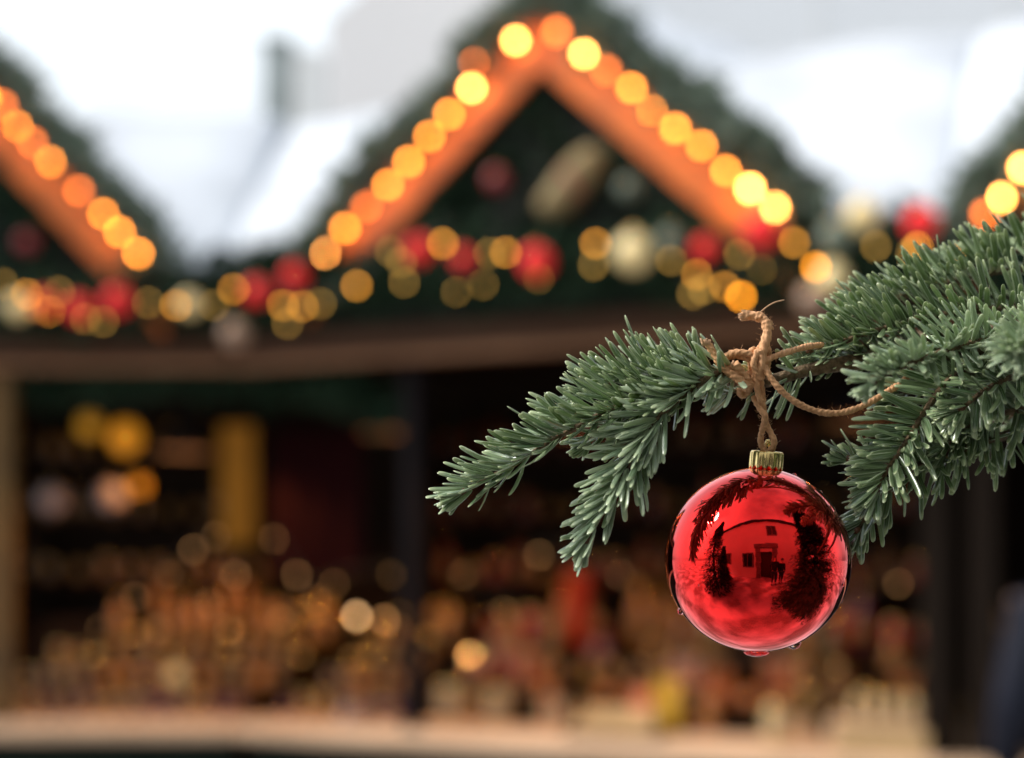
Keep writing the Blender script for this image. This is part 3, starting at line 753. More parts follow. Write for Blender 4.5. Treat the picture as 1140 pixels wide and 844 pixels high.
def roof_snow(fr, ua, ub, name, label, ridge=3.62, zt=2.53, seed=1):
    snow_sheet(lambda a, b_: fr.w(ua+(ub-ua)*a, -.03+1.25*b_, zt+.09 + (ridge-zt-.09)*b_ + .012), 50, 24, name, label, .10, seed)
roof_snow(FL, uL1-3.4, uL1, 'snow', 'snow lying on the roof of the left hand stall', seed=1)
roof_snow(FC, u0-.6, u1, 'snow', 'snow lying on the main roof of the central stall', seed=2)
roof_snow(FC, u1-.05, u1+2.4, 'snow', 'snow lying on the roof of the right hand stall', seed=3)
def dormer_snow(fr, g, lab, seed):
    for sgn, (eu, ez) in (('left', g['left']), ('right', g['right'])):
        pu, pz = g['peak']
        snow_sheet(lambda a, b_: fr.w(pu+(eu-pu)*a, -.17+1.25*b_, pz+(ez-pz)*a+.06), 20, 16, 'snow', 'snow on the %s slope of the %s' % (sgn, lab), .06, seed)
dormer_snow(FC, gC, 'central lit gable', 4); dormer_snow(FL, gL, 'left lit gable', 5); dormer_snow(FC, gR, 'gable at the right edge', 6)

# ------------------------------------------------------------------ fir garlands on the stalls
def garland(path, rad, n, label, mt='garland', seed=0, leaf=.045):
    r = random.Random(seed); q = spline(path, 8); A = np.array([list(p) for p in q])
    seg = np.linalg.norm(np.diff(A, axis=0), axis=1); cum = np.concatenate([[0], np.cumsum(seg)]); L = cum[-1]
    tufts = [(r.random()*L, Vector((r.gauss(0,1), r.gauss(0,1), r.gauss(0,1)+.5)).normalized()) for _ in range(int(L*22))]
    root = empty('fir_garland', A.mean(axis=0), label=label, cat='garland'); o = Vector(A.mean(axis=0))
    mb = MB(); lump = [(r.uniform(0,6), r.uniform(8,22)) for _ in range(4)]
    for i in range(n):
        s_ = r.random()*L; p = Vector([np.interp(s_, cum, A[:,k]) for k in range(3)]) - o
        tf = r.choice(tufts) if r.random() < .38 else None
        if tf: p = Vector([np.interp(tf[0], cum, A[:,k]) for k in range(3)]) - o + tf[1]*rad*1.15
        R_ = rad*.42 if tf else rad*(1+.55*sum(math.sin(a+k*s_) for a, k in lump)/4)
        d = Vector((r.gauss(0,1), r.gauss(0,1), r.gauss(0,1))).normalized()
        c = p + d*R_*r.random()**.6
        e = (d + Vector((r.gauss(0,.6), r.gauss(0,.6), r.gauss(0,.6)))).normalized()*leaf*r.uniform(.5,1.2)*(1.9 if r.random() < .12 else 1)
        sd = e.cross(Vector((r.gauss(0,1), r.gauss(0,1), r.gauss(0,1)))).normalized()*.007
        mb.add([c-sd, c+e*.5-sd*1.5, c+e, c+e*.5+sd*1.5, c+sd], [(0,1,2,3,4)])
    mb.build('foliage', M[mt], root)
    mb = MB(); mb.tube([p-o for p in q], rad*.25, 6); mb.build('core_rope', M['garland'], root)
    return root
def fp(fr, l, v): return [fr.p(x, y, v) for x, y in l]
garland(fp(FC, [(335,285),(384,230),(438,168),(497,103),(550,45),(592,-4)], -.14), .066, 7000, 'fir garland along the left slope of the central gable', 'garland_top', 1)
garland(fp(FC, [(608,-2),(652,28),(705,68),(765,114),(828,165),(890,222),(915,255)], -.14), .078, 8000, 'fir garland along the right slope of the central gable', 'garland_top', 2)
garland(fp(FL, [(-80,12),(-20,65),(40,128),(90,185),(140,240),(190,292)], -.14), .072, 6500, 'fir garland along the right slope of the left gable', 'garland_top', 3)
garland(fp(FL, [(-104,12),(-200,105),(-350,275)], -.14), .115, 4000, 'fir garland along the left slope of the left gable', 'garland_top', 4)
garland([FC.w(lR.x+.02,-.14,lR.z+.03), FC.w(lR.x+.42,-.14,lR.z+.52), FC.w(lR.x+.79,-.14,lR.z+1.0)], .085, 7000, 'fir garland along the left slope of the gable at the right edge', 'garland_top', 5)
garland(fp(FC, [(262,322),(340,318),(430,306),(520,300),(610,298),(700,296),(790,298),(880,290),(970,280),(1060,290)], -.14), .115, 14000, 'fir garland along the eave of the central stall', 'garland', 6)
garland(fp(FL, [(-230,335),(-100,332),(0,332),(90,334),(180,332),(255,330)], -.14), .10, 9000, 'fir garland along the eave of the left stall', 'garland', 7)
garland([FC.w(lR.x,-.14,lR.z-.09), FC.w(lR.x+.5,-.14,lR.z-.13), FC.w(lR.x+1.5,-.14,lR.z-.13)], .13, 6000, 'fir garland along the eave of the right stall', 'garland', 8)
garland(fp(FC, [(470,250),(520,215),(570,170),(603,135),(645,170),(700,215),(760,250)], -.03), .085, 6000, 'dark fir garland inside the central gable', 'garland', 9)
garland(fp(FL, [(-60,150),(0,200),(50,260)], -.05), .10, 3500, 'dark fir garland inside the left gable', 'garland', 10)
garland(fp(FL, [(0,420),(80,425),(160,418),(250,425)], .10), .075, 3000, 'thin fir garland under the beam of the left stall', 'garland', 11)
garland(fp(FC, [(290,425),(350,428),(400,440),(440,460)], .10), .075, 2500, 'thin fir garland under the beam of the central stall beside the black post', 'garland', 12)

# ------------------------------------------------------------------ string lights
def light_string(fr, pts, v, label, r=.011):
    """pts: (px, py, material, radius factor)"""
    c = [fr.p(x, y, v) for x, y, *_ in pts]; o = c[0]
    root = empty('string_lights', o, label=label, cat='string lights')
    mb = MB(); mb.tube(spline([p-o+Vector((0,.0,.030)) for p in c], 4), .0035, 6); mb.build('cable', M['cord'], root)
    for p, q in zip(c, pts):
        rr_ = r*(q[3] if len(q) > 3 else 1)
        mb = MB(); mb.ball((0,0,0), rr_, 16, 10, (1,1,1.12))
        b_ = mb.build('bulb', M[q[2]], root, True); b_.location = p-o
        mb = MB(); mb.lathe([(rr_*.55, rr_*.95),(rr_*.6, rr_*1.9),(rr_*.4, .034)], (0,0,0), 10)
        mb.build('socket', M['socket'], b_)
B, Hh, S = 'bulb', 'bulb_hot', 'bulb_soft'
light_string(FC, [(574,45,Hh),(528,70,S,.9),(525,98,Hh),(500,127,B),(478,152,B,.95),(455,180,B,1.05),(432,206,B),(408,230,S,1.2),(384,254,B),(362,281,Hh)], -.21, 'row of warm bulbs on the left slope of the central gable')
light_string(FC, [(620,35,S,1.5),(650,60,Hh,.95),(675,78,S,1.2),(703,98,B),(726,123,B),(752,143,B,1.05),(781,162,B,.95),(808,190,B,.95),(835,210,Hh,1.15),(863,231,Hh)], -.21, 'row of warm bulbs on the right slope of the central gable')
light_string(FL, [(-40,78,B),(-15,108,B),(3,117,S,1.2),(20,140,B,.9),(36,158,S,1.2),(57,180,B),(88,212,S,1.2),(115,238,B,.9),(133,258,B),(154,282,B)], -.21, 'row of warm bulbs on the right slope of the left gable')
light_string(FL, [(-130,70,B),(-170,112,B),(-220,160,B)], -.21, 'row of warm bulbs on the left slope of the left gable, beyond the edge')
light_string(FC, [(1097,238,S,1.3),(1114,220,Hh,1.05),(1139,187,Hh,1.05),(1165,150,B),(1195,110,B)], -.21, 'row of warm bulbs on the gable at the right edge')
hi, mi, lo = 'led_hi', 'led_mid', 'led_lo'
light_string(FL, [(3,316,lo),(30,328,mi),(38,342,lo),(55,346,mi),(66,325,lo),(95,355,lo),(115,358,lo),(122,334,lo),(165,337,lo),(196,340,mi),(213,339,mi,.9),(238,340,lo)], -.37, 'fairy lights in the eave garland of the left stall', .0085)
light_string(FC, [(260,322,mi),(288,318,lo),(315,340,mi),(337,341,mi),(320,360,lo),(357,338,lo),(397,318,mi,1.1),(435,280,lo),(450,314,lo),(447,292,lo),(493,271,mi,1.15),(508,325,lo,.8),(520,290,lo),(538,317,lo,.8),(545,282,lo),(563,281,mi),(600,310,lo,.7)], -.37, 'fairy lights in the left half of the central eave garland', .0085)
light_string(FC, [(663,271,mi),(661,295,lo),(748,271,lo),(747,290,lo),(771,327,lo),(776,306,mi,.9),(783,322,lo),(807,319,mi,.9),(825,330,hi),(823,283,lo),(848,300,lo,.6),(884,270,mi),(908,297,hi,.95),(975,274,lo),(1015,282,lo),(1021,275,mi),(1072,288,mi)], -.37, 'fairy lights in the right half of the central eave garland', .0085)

# ------------------------------------------------------------------ balls on the garlands
def ball_thing(fr, px, py, v, r, mt, label, cat='bauble', name='garland_bauble'):
    c = fr.p(px, py, v); o = c - Vector((0,0,r))
    root = empty(name, o, label=label, cat=cat)
    mb = MB(); mb.ball((0,0,r), r, 24, 14); mb.build('globe', M[mt], root, True)
    mb = MB(); mb.lathe([(r*.16, 2*r-.004),(r*.17, 2*r+r*.16),(r*.03, 2*r+r*.18)], (0,0,0), 10)
    mb.tube([Vector((r*.1*math.cos(a), 0, 2*r+r*.18+r*.1*math.sin(a))) for a in [PI*i/6 for i in range(7)]], .0015, 5)
    mb.build('hanger_cap', M['gold'], root, True)
for px, py, r, mt, lab in [
  (597,292,.046,'red_ball','large bright red ball in the middle of the central eave garland'),
  (466,278,.040,'red_ball','bright red ball at the foot of the dark triangle, left of an amber light'),
  (516,288,.030,'red_ball','small red ball between amber lights in the central eave garland'),
  (328,308,.036,'red_ball','red ball below the left foot of the central gable'),
  (286,325,.038,'red_ball','red ball at the left end of the central eave garland'),
  (848,256,.050,'red_ball','large red ball below the right foot of the central gable'),
  (785,277,.032,'red_ball','dull red ball below the right slope of the central gable'),
  (1026,247,.044,'red_ball','bright red ball near the right gable under the snow'),
  (705,281,.056,'cream_ball','large cream ball in the central eave garland'),
  (746,268,.034,'grey_ball','grey green ball right of the large cream ball'),
  (960,240,.046,'cream_ball','cream ball under the snow right of the central gable'),
  (930,264,.046,'grey_ball','grey green ball below the cream ball on the right'),
  (926,310,.044,'cream_ball','pale cream ball low at the right end of the garland'),
  (905,333,.042,'tan_ball','tan ball behind the twine at the right end of the garland'),
  (553,200,.034,'dull_red_ball','dark red ball hanging in the central gable'),
  (700,210,.034,'grey_ball','faint grey ball hanging in the right part of the central gable')]:
    ball_thing(FC, px, py, -.37 if py > 215 else -.17, r*1.12, mt, lab)
for px, py, r, mt, lab in [
  (131,335,.044,'red_ball','bright red ball in the left eave garland, rightmost of the three there'),
  (88,344,.040,'red_ball','red ball in the middle of the left eave garland'),
  (50,338,.036,'red_ball','red ball near the left edge in the eave garland'),
  (20,342,.038,'cream_ball','cream ball at the left edge in the eave garland'),
  (211,339,.036,'cream_ball','cream ball at the right end of the left eave garland'),
  (30,270,.034,'dull_red_ball','dark red ball hanging in the left gable'),
  (262,372,.045,'tan_ball','dull tan ball hanging where the two stalls meet')]:
    ball_thing(FL, px, py, -.36 if py > 300 else -.17, r*1.12, mt, lab)

# straw decoration inside the central gable: a fat bound bundle over a dark bow
c0 = FC.p(602, 232, -.15); c1 = FC.p(668, 168, -.15); mid = (c0+c1)/2
so_ = empty('straw_ornament', c0, label='pale straw bundle hanging slantwise in the dark central gable', cat='ornament')
mb = MB(); q = spline([c0-c0, (c0*.7+c1*.3)-c0+Vector((0,0,-.03)), (c0*.3+c1*.7)-c0+Vector((0,0,-.01)), c1-c0], 6)
mb.tube(q, [.012+.048*math.sin(PI*min(1,.08+.85*i/(len(q)-1)))**.7 for i in range(len(q))], 20, True, 9, 2, .12); mb.build('straw_bundle', M['straw'], so_, True)
mb = MB(); mb.tube([mid-c0+Vector((.05*math.cos(a)*.6, .062*math.sin(a)-.0, -.02-.05*math.cos(a))) for a in [2*PI*i/16 for i in range(17)]], .010, 8); mb.build('ribbon', M['dull_red_ball'], so_, True)

# ------------------------------------------------------------------ interior of the stalls
# hanging side cloth, shelves
def world_box(fr, u, v, z, su, sv, sz, name, m_, label, cat, bev=.004, group=None):
    mb = MB(); mb.box((0,0,sz/2), (su, sv, sz), bev=bev)
    o = mb.build(name, m_, origin=None); o.location = fr.w(u, v, z); o.rotation_euler.z = -fr.th
    return tag(o, label, cat, group)
a = FC.l(297,480,.5); 
mb = MB()
n = 26; vs = []
uA, uB = FC.l(303,0,.42).x, FC.l(402,0,.42).x
zt_, zb_ = FC.l(350,478,.42).z, FC.l(350,640,.42).z
for i in range(n+1):
    t = i/n; y = .42+.012*math.sin(t*20)
    for z in (zt_, zb_): vs.append(FC.w(uA+(uB-uA)*t, y, z))
mb.add(vs, [(2*i, 2*i+2, 2*i+3, 2*i+1) for i in range(n)])
tag(mb.build('cloth', M['maroon'], smooth=True), 'dark maroon cloth hanging beside the ochre post in the central stall', 'cloth')
o_ = FL.l(268, 605, .05)
world_box(FL, o_.x-.0, -.01, 1.60, .135, .03, .47, 'display_board', M['ochre'], 'wide ochre board under the beam where the left and central stalls meet', 'board')

def shelf_unit(fr, ua, ub, v, zs, label):
    root = empty('shelf_unit', fr.w((ua+ub)/2, v, .04), -fr.th, label=label, cat='shelf'); W = ub-ua
    for s_ in (-W/2, W/2): mb = MB(); mb.box((s_, 0, 1.1), (.03, .26, 2.2), bev=.003); mb.build('upright', M['shelf'], root)
    for z in zs: mb = MB(); mb.box((0,0,z-.04-.0125), (W-.032, .25, .025), bev=.003); mb.build('shelf_board', M['shelf'], root)
ZS = (1.16, 1.44, 1.74, 2.04)
cu0, cu1 = FC.l(480,0,1.5).x, FC.l(1110,0,1.5).x
shelf_unit(FC, cu0, cu1, 1.55, ZS, 'wall shelf full of goods at the back of the central stall')
lu0, lu1 = FL.l(15,0,1.5).x, uL1-.12
shelf_unit(FL, lu0, lu1, 1.55, ZS, 'wall shelf at the back of the left stall')
# stepped display stands on the counters
TV = [.34, .50, .66, .82, .98]; TZ = [ZC+.0, ZC+.10, ZC+.20, ZC+.30, ZC+.40]
def tiers(fr, ua, ub, heights, label):
    root = empty('display_steps', fr.w((ua+ub)/2, .66, .04), -fr.th, label=label, cat='display stand'); W = ub-ua
    for v, z in zip(TV, heights): mb = MB(); mb.box((0, v-.66, (z-.04)/2), (W, .158, z-.04), bev=.004); mb.build('step', M['shelf'], root)
TL = [ZC-.01, ZC+.08, ZC+.17, ZC+.26, ZC+.35]
la, lb_ = uL1-1.05, uL1-.05
tiers(FL, la, lb_, TL, 'stepped wooden display in the left stall')
ca, cb = u0-.04, FC.l(452,0,.3).x
tiers(FC, ca+.11, cb, TL, 'stepped wooden display in the central stall left of the black post')
ra, rb = FC.l(480,0,.3).x, FC.l(1130,0,.3).x
TRr = [ZC-.01, ZC+.07, ZC+.14, ZC+.21, ZC+.28]
tiers(FC, ra, rb, TRr, 'long stepped wooden display in the central stall right of the black post')

# goods prototypes; every one built once, then copied
PROTO = {}
def good(kind, mt):
    key = (kind, mt)
    if key in PROTO: return copy_tree(PROTO[key])
    root = empty(kind, (0,0,-5))
    g = M[mt]
    if kind == 'honey_jar':
        mb = MB(); mb.lathe([(.026,0),(.030,.004),(.031,.03),(.031,.055),(.026,.066),(.024,.070)], n=18); mb.build('glass', g, root, True)
        mb = MB(); mb.lathe([(.027,.0702),(.028,.073),(.028,.084),(.026,.086),(.001,.0862)], n=18); mb.build('lid', M['gold'], root, True)
        mb = MB(); mb.lathe([(.0315,.016),(.0318,.017),(.0318,.045),(.0315,.046)], n=18); mb.build('paper_label', M['paper'], root, True)
    elif kind == 'bottle':
        mb = MB(); mb.lathe([(.026,0),(.029,.004),(.029,.11),(.026,.125),(.012,.150),(.011,.180)], n=16); mb.build('glass', g, root, True)
        mb = MB(); mb.lathe([(.0125,.1802),(.013,.182),(.013,.198),(.001,.2)], n=12); mb.build('stopper', M['gold'], root, True)
        mb = MB(); mb.lathe([(.0295,.035),(.0297,.036),(.0297,.085),(.0295,.086)], n=16); mb.build('paper_label', M['paper'], root, True)
    elif kind == 'candle_glass':
        mb = MB(); mb.lathe([(.028,0),(.032,.005),(.036,.075),(.034,.075),(.029,.01),(.001,.008)], n=18); mb.build('cup', g, root, True)
        mb = MB(); mb.lathe([(.029,.012),(.032,.05),(.001,.051)], n=16); mb.build('wax', M['cream'], root, True)
        mb = MB(); mb.tube([(0,0,.0515),(.001,0,.060)], .001, 5); mb.build('wick', M['cord'], root)
    elif kind == 'glass_ornament':
        mb = MB(); mb.ball((0,0,.036), .036, 18, 12); mb.build('globe', g, root, True)
        mb = MB(); mb.lathe([(.007,.071),(.007,.078),(.001,.079)], n=10); mb.build('hanger_cap', M['gold'], root, True)
    elif kind == 'gift_box':
        mb = MB(); mb.box((0,0,.035), (.09,.07,.07), bev=.003); mb.build('carton', g, root)
        mb = MB(); mb.box((0,0,.078), (.095,.075,.016), bev=.003); mb.build('lid', M['cream'], root)
        mb = MB(); mb.box((0,-.0385,.04), (.014,.001,.078)); mb.box((0,0,.0868), (.014,.076,.001)); mb.build('ribbon', M['redg'], root)
    elif kind == 'wooden_figure':
        mb = MB(); mb.lathe([(.024,0),(.026,.006),(.017,.05),(.019,.07),(.009,.079)], n=16); mb.build('robe', g, root, True)
        mb = MB(); mb.ball((0,0,.090), .015, 14, 9); mb.build('head', M['tan_ball'], root, True)
        mb = MB(); mb.lathe([(.016,.096),(.012,.104),(.003,.128),(.0005,.13)], n=12); mb.build('hat', M['redg'], root, True)
    elif kind == 'tin_can':
        mb = MB(); mb.lathe([(.036,0),(.038,.003),(.038,.095),(.036,.098)], n=20); mb.build('can', g, root, True)
        mb = MB(); mb.lathe([(.0385,.0982),(.039,.1),(.039,.112),(.036,.114),(.001,.1145)], n=20); mb.build('lid', M['gold'], root, True)
    PROTO[key] = root
    return root
CATS = dict(honey_jar='jar', bottle='bottle', candle_glass='candle', glass_ornament='ornament', gift_box='box', wooden_figure='figurine', tin_can='tin')
COLN = dict(shelf_brown='dark brown', shelf_red='dark red', shelf_amber='dark amber', amber='amber', brown='dark brown', purple='purple red', green='green', cream='cream', redg='red', pink='salmon pink', yellowg='yellow', orange='orange', gold='golden', white_glass='white', paper='cream paper')
NM = dict(honey_jar='jar with a gold lid', bottle='bottle with a gold stopper', candle_glass='candle glass', glass_ornament='ball ornament', gift_box='box with red ribbon', wooden_figure='wooden figure in a red hat', tin_can='tin with a gold lid')
def put(fr, u, v, z, kind, mt, where, s=1.):
    o = good(kind, mt); p = fr.w(u, v, z); o.location = p; o.rotation_euler.z = -fr.th + random.uniform(-.25,.25); o.scale = (s,)*3
    lab = '%s %s %s' % (COLN[mt], NM[kind], where)
    tag(o, lab, CATS[kind], lab + 's' if False else '%s goods: %s %s' % (CATS[kind], COLN[mt], where)); return o
R = random.Random(21)
ROW = ['front row', 'second row', 'third row', 'fourth row', 'top row']
# left stall heap
for k in range(5):
    kinds = [[('candle_glass','purple'),('honey_jar','purple'),('candle_glass','brown')],
             [('honey_jar','brown'),('honey_jar','purple'),('candle_glass','amber')],
             [('honey_jar','amber'),('glass_ornament','gold'),('honey_jar','brown')],
             [('honey_jar','amber'),('glass_ornament','gold'),('bottle','amber')],
             [('bottle','amber'),('honey_jar','amber'),('glass_ornament','gold')]][k]
    ua = [la+.04, la+.06, la+.14, la+.36, la+.50][k]
    for fr, a_, b_, z, where in ((FL, ua, lb_-.03, TL[k], 'in the %s of the left stall display' % ROW[k]),
                                 (FC, ca+.12+.03*k, cb-.03, TL[k], 'in the %s left of the black post' % ROW[k])):
        u = a_
        if fr is FL: b_ += .42*TV[k]
        while u < b_:
            kd, mt = R.choice(kinds); put(fr, u, TV[k]+R.uniform(-.02,.02), z, kd, mt, where, R.uniform(.9,1.12)); u += R.uniform(.076,.092)
        # upper goods standing behind
for fr, a_, b_, where in ((FL, la+.10, uL1+.03, 'along the counter edge of the left stall'), (FC, u0+.10, FC.l(446,0,.14).x, 'along the counter edge left of the black post')):
    u = a_
    while u < b_:
        kd, mt = R.choice([('candle_glass','purple'),('honey_jar','purple'),('candle_glass','brown'),('glass_ornament','purple'),('honey_jar','amber')])
        put(fr, u, .15+R.uniform(-.02,.02), ZC, kd, mt, where, R.uniform(.85,1.05)); u += R.uniform(.074,.10)
pal = [[('tin_can','cream'),('honey_jar','orange'),('candle_glass','green'),('gift_box','cream'),('honey_jar','brown')],
       [('glass_ornament','orange'),('glass_ornament','pink'),('honey_jar','yellowg'),('candle_glass','green'),('honey_jar','brown')],
       [('wooden_figure','redg'),('honey_jar','brown'),('wooden_figure','yellowg'),('honey_jar','amber'),('gift_box','pink')],
       [('bottle','brown'),('honey_jar','amber'),('wooden_figure','cream'),('bottle','green'),('candle_glass','purple')],
       [('bottle','brown'),('bottle','amber'),('bottle','purple'),('tin_can','redg'),('honey_jar','amber')]]
for k in range(5):
    u = ra+.05
    while u < rb-.05:
        kd, mt = R.choice(pal[k])
        put(FC, u, TV[k]+R.uniform(-.02,.02), TRr[k], kd, mt, 'in the %s right of the black post' % ROW[k], R.uniform(.9,1.5))
        u += R.choice([.10,.115,.13,.24])
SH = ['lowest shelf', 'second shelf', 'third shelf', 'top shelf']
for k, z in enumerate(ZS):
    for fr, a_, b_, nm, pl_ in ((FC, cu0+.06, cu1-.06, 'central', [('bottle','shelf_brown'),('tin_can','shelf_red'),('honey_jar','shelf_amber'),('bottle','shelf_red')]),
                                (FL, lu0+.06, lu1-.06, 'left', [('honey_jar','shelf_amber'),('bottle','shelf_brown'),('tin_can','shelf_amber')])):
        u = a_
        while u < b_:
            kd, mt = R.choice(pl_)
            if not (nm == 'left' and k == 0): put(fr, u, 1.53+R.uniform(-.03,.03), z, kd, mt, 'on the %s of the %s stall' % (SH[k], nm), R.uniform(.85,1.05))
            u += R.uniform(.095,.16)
# single goods one can point at
def spot(fr, px, py, v, kind, mt, s, lab, cat=None):
    """stands on the step under it"""
    l = fr.l(px, py, v); o = good(kind, mt); tz = l.z
    o.location = fr.w(l.x, v, tz); o.rotation_euler.z = -fr.th; o.scale = (s,)*3
    for k in ('group',):
        if k in o: del o[k]
    tag(o, lab, cat or CATS[kind]); return o

def paper_bag(fr, px, v, z, m1, w_, h_, lab):
    l = fr.l(px, 700, v); root = empty('paper_bag', fr.w(l.x, v, z), -fr.th, label=lab, cat='bag')
    mb = MB(); mb.poly([(-w_/2,0,0),(w_/2,0,0),(w_*.46,0,h_),(-w_*.46,0,h_)], (0,.05,0)); mb.build('bag_body', M[m1], root)
    mb = MB(); mb.tube([(w_*.2*math.cos(a), .025, h_+.03*math.sin(a)) for a in [PI*i/10 for i in range(11)]], .002, 5); mb.build('handle', M['fray'], root)
paper_bag(FC, 741, .20, ZC, 'bag_yellow', .085, .20, 'tall yellow paper bag on the counter just left of the bauble')
paper_bag(FC, 712, .18, ZC, 'bag_pink', .07, .15, 'salmon pink paper bag on the counter beside the yellow bag')
paper_bag(FC, 640, .93, ZC+.28, 'bag_red', .10, .30, 'red paper bag standing in the display behind the twig tips')
# tray with cream cakes
l = FC.l(690, 800, .12)
tr = empty('serving_tray', FC.w(l.x, .10, ZC), -FC.th, label='flat tray with a folded cream cloth on the counter left of the bauble', cat='tray')
mb = MB(); mb.box((0,0,.012), (.36,.20,.016), bev=.006); mb.build('tray_base', M['shelf'], tr)
mb = MB(); mb.poly([(-.16,-.08,.0215),(.16,-.08,.0215),(.11,.08,.085),(-.12,.08,.085)], (0,0,.012)); mb.build('cloth', M['cream'], tr)
def jar_row(px, v, z, n, kind, mt, step, s, labf, group):
    l = FC.l(px, 700, v)
    for i in range(n):
        o = good(kind, mt); o.location = FC.w(l.x+i*step, v, z); o.rotation_euler.z = -FC.th; o.scale = (s,)*3
        tag(o, labf, CATS[kind], group)
jar_row(958, .20, ZC+.09, 7, 'tin_can', 'cream', .062, .78, 'cream tin in the tight row raised right of the bauble', 'cream tins in a tight row')
world_box(FC, FC.l(1010,0,.20).x, .20, ZC, .52, .12, .088, 'wooden_crate', M['counter'], 'pale wooden crate under the tight row of cream tins', 'crate')
world_box(FC, FC.l(985,0,.02).x, .00, ZC, .30, .10, .085, 'gift_carton', M['cream'], 'pale pinkish carton on the counter at the lower right', 'box')
l = FC.l(866, 0, .10)
o = good('tin_can','cream'); o.location = FC.w(l.x, .10, ZC); o.scale = (1.25,)*3; tag(o, 'round cream tin on the counter below the bauble', 'tin');
if 'group' in o: del o['group']
# white globes and small lamps in the left stall
for px, py, lab in ((58,556,'whitish globe hanging left of its twin in the left stall'), (124,552,'whitish globe hanging right of its twin in the left stall')):
    ball_thing(FL, px, py, .55, .062, 'white_glass', lab, 'ornament', 'hanging_globe')
for px, py, mt, rad, lab in ((100,474,'lamp2',.050,'yellow lit lamp at the left of three in the left stall'), (140,487,'lamp',.066,'bright orange lit lamp in the middle of three in the left stall'), (198,488,'lamp2',.055,'dim yellow lit lamp at the right of three in the left stall'),(155,540,'lamp2',.035,'small orange lit lamp below the bright orange one')):
    c = FL.p(px, py, .7); root = empty('pendant_lamp', c-Vector((0,0,rad)), label=lab, cat='lamp')
    mb = MB(); mb.ball((0,0,rad), rad, 20, 12, (1,1,1.05)); mb.build('globe', M[mt], root, True)
    mb = MB(); mb.tube([(0,0,2*rad), (0,0,2.452-c.z+rad)], .004, 6); mb.lathe([(.018, 2*rad-.002),(.02,2*rad+.03),(.006,2*rad+.04)], n=12); mb.build('cord', M['cord'], root)
def glint_spot(fr, px, py, v, r, mt, lab):  # glowing ball added where a shiny object only glints
    l = fr.l(px, py, v); root = empty('added_glint', fr.w(l.x, v, l.z), -fr.th, label=lab, cat='added_glint')
    mb = MB(); mb.ball((0,0,0), r, 14, 10, (1,1,1.3)); mb.build('glint_glow', M[mt], root, True)
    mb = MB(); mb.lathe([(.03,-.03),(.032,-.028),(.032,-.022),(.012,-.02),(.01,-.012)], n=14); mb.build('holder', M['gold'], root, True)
glint_spot(FC, 397, 686, .24, .011, 'glint', 'small added glow standing in for a shiny glint left of the black post')
glint_spot(FC, 428, 690, .24, .010, 'glint_low', 'fainter added glow for a glint just right of the brighter one')
ball_thing(FL, 197, 752, .16, .040, 'cream_ball', 'pale cream ball lying on the front of the left display', 'ornament', 'display_ball')
ball_thing(FC, 388, 795, .0, .036, 'white_glass', 'whitish ball on the counter left of the black post', 'ornament', 'display_ball')

light_string(FL, [(112,700,'glint_low',.6),(150,665,'glint_low',.8),(188,640,'glint_low',.7),(215,612,'glint_low'),(240,598,'glint_low',.8),(262,640,'glint_low',1),(232,672,'glint_low',.7),(178,700,'glint_low',.8),(255,700,'glint_low',.7)], .30, 'faint added lights for the glints of the golden heap in the left stall', .0075)  # added strings: their glow replaces reflections off the gold goods
light_string(FC, [(305,600,'glint_low',.8),(330,640,'glint_low'),(352,668,'glint_low',.7),(312,690,'glint_low',.9),(372,650,'glint_low',.7),(436,640,'glint_low',.6)], .30, 'faint added lights for glints on the goods left of the black post', .0075)
light_string(FC, [(515,640,'glint_low',.7),(560,680,'glint_low',.6),(600,618,'glint_low',.9),(690,640,'glint_low',.6),(760,760,'glint_low',.6),(1000,650,'glint_low',.8),(1065,630,'glint_low',.7)], .36, 'faint added lights for glints on the goods right of the black post', .0075)
# warm lamps that light the goods (each inside a real pendant fitting)
def pend(fr, px, v, z, power, lab, rad=.024):
    u = fr.l(px, 0, v).x; c = fr.w(u, v, z)
    root = empty('ceiling_lamp', c, label=lab, cat='lamp')
    mb = MB(); mb.lathe([(.12,-.01),(.105,.05),(.04,.10),(.015,.13)], n=20, cap=False); mb.build('lamp_shade', M['black_metal'], root, True)
    mb = MB(); mb.tube([(0,0,.12),(0,0,2.452-z)], .004, 6); mb.build('cord', M['cord'], root)
    mb = MB(); mb.lathe([(.02,.075),(.022,.08),(.022,.10),(.01,.101)], n=12); mb.build('socket', M['socket'], root, True)
    L = bpy.data.lights.new('lamp_glow', 'POINT'); L.energy = power; L.color = (1, .43, .12); L.shadow_soft_size = rad
    lo_ = bpy.data.objects.new('lamp_glow', L); lo_.location = (0,0,.045); col.objects.link(lo_); lo_.parent = root
pend(FL, 205, .36, 2.0, 36, 'shaded lamp hanging from the ceiling of the left stall')
pend(FC, 432, .50, 2.08, 20, 'shaded lamp hanging in the central stall left of the black post')
pend(FC, 640, .42, 2.05, 17, 'shaded lamp hanging in the central stall right of the black post')
pend(FC, 960, .42, 2.05, 17, 'shaded lamp hanging in the central stall behind the fir branch')

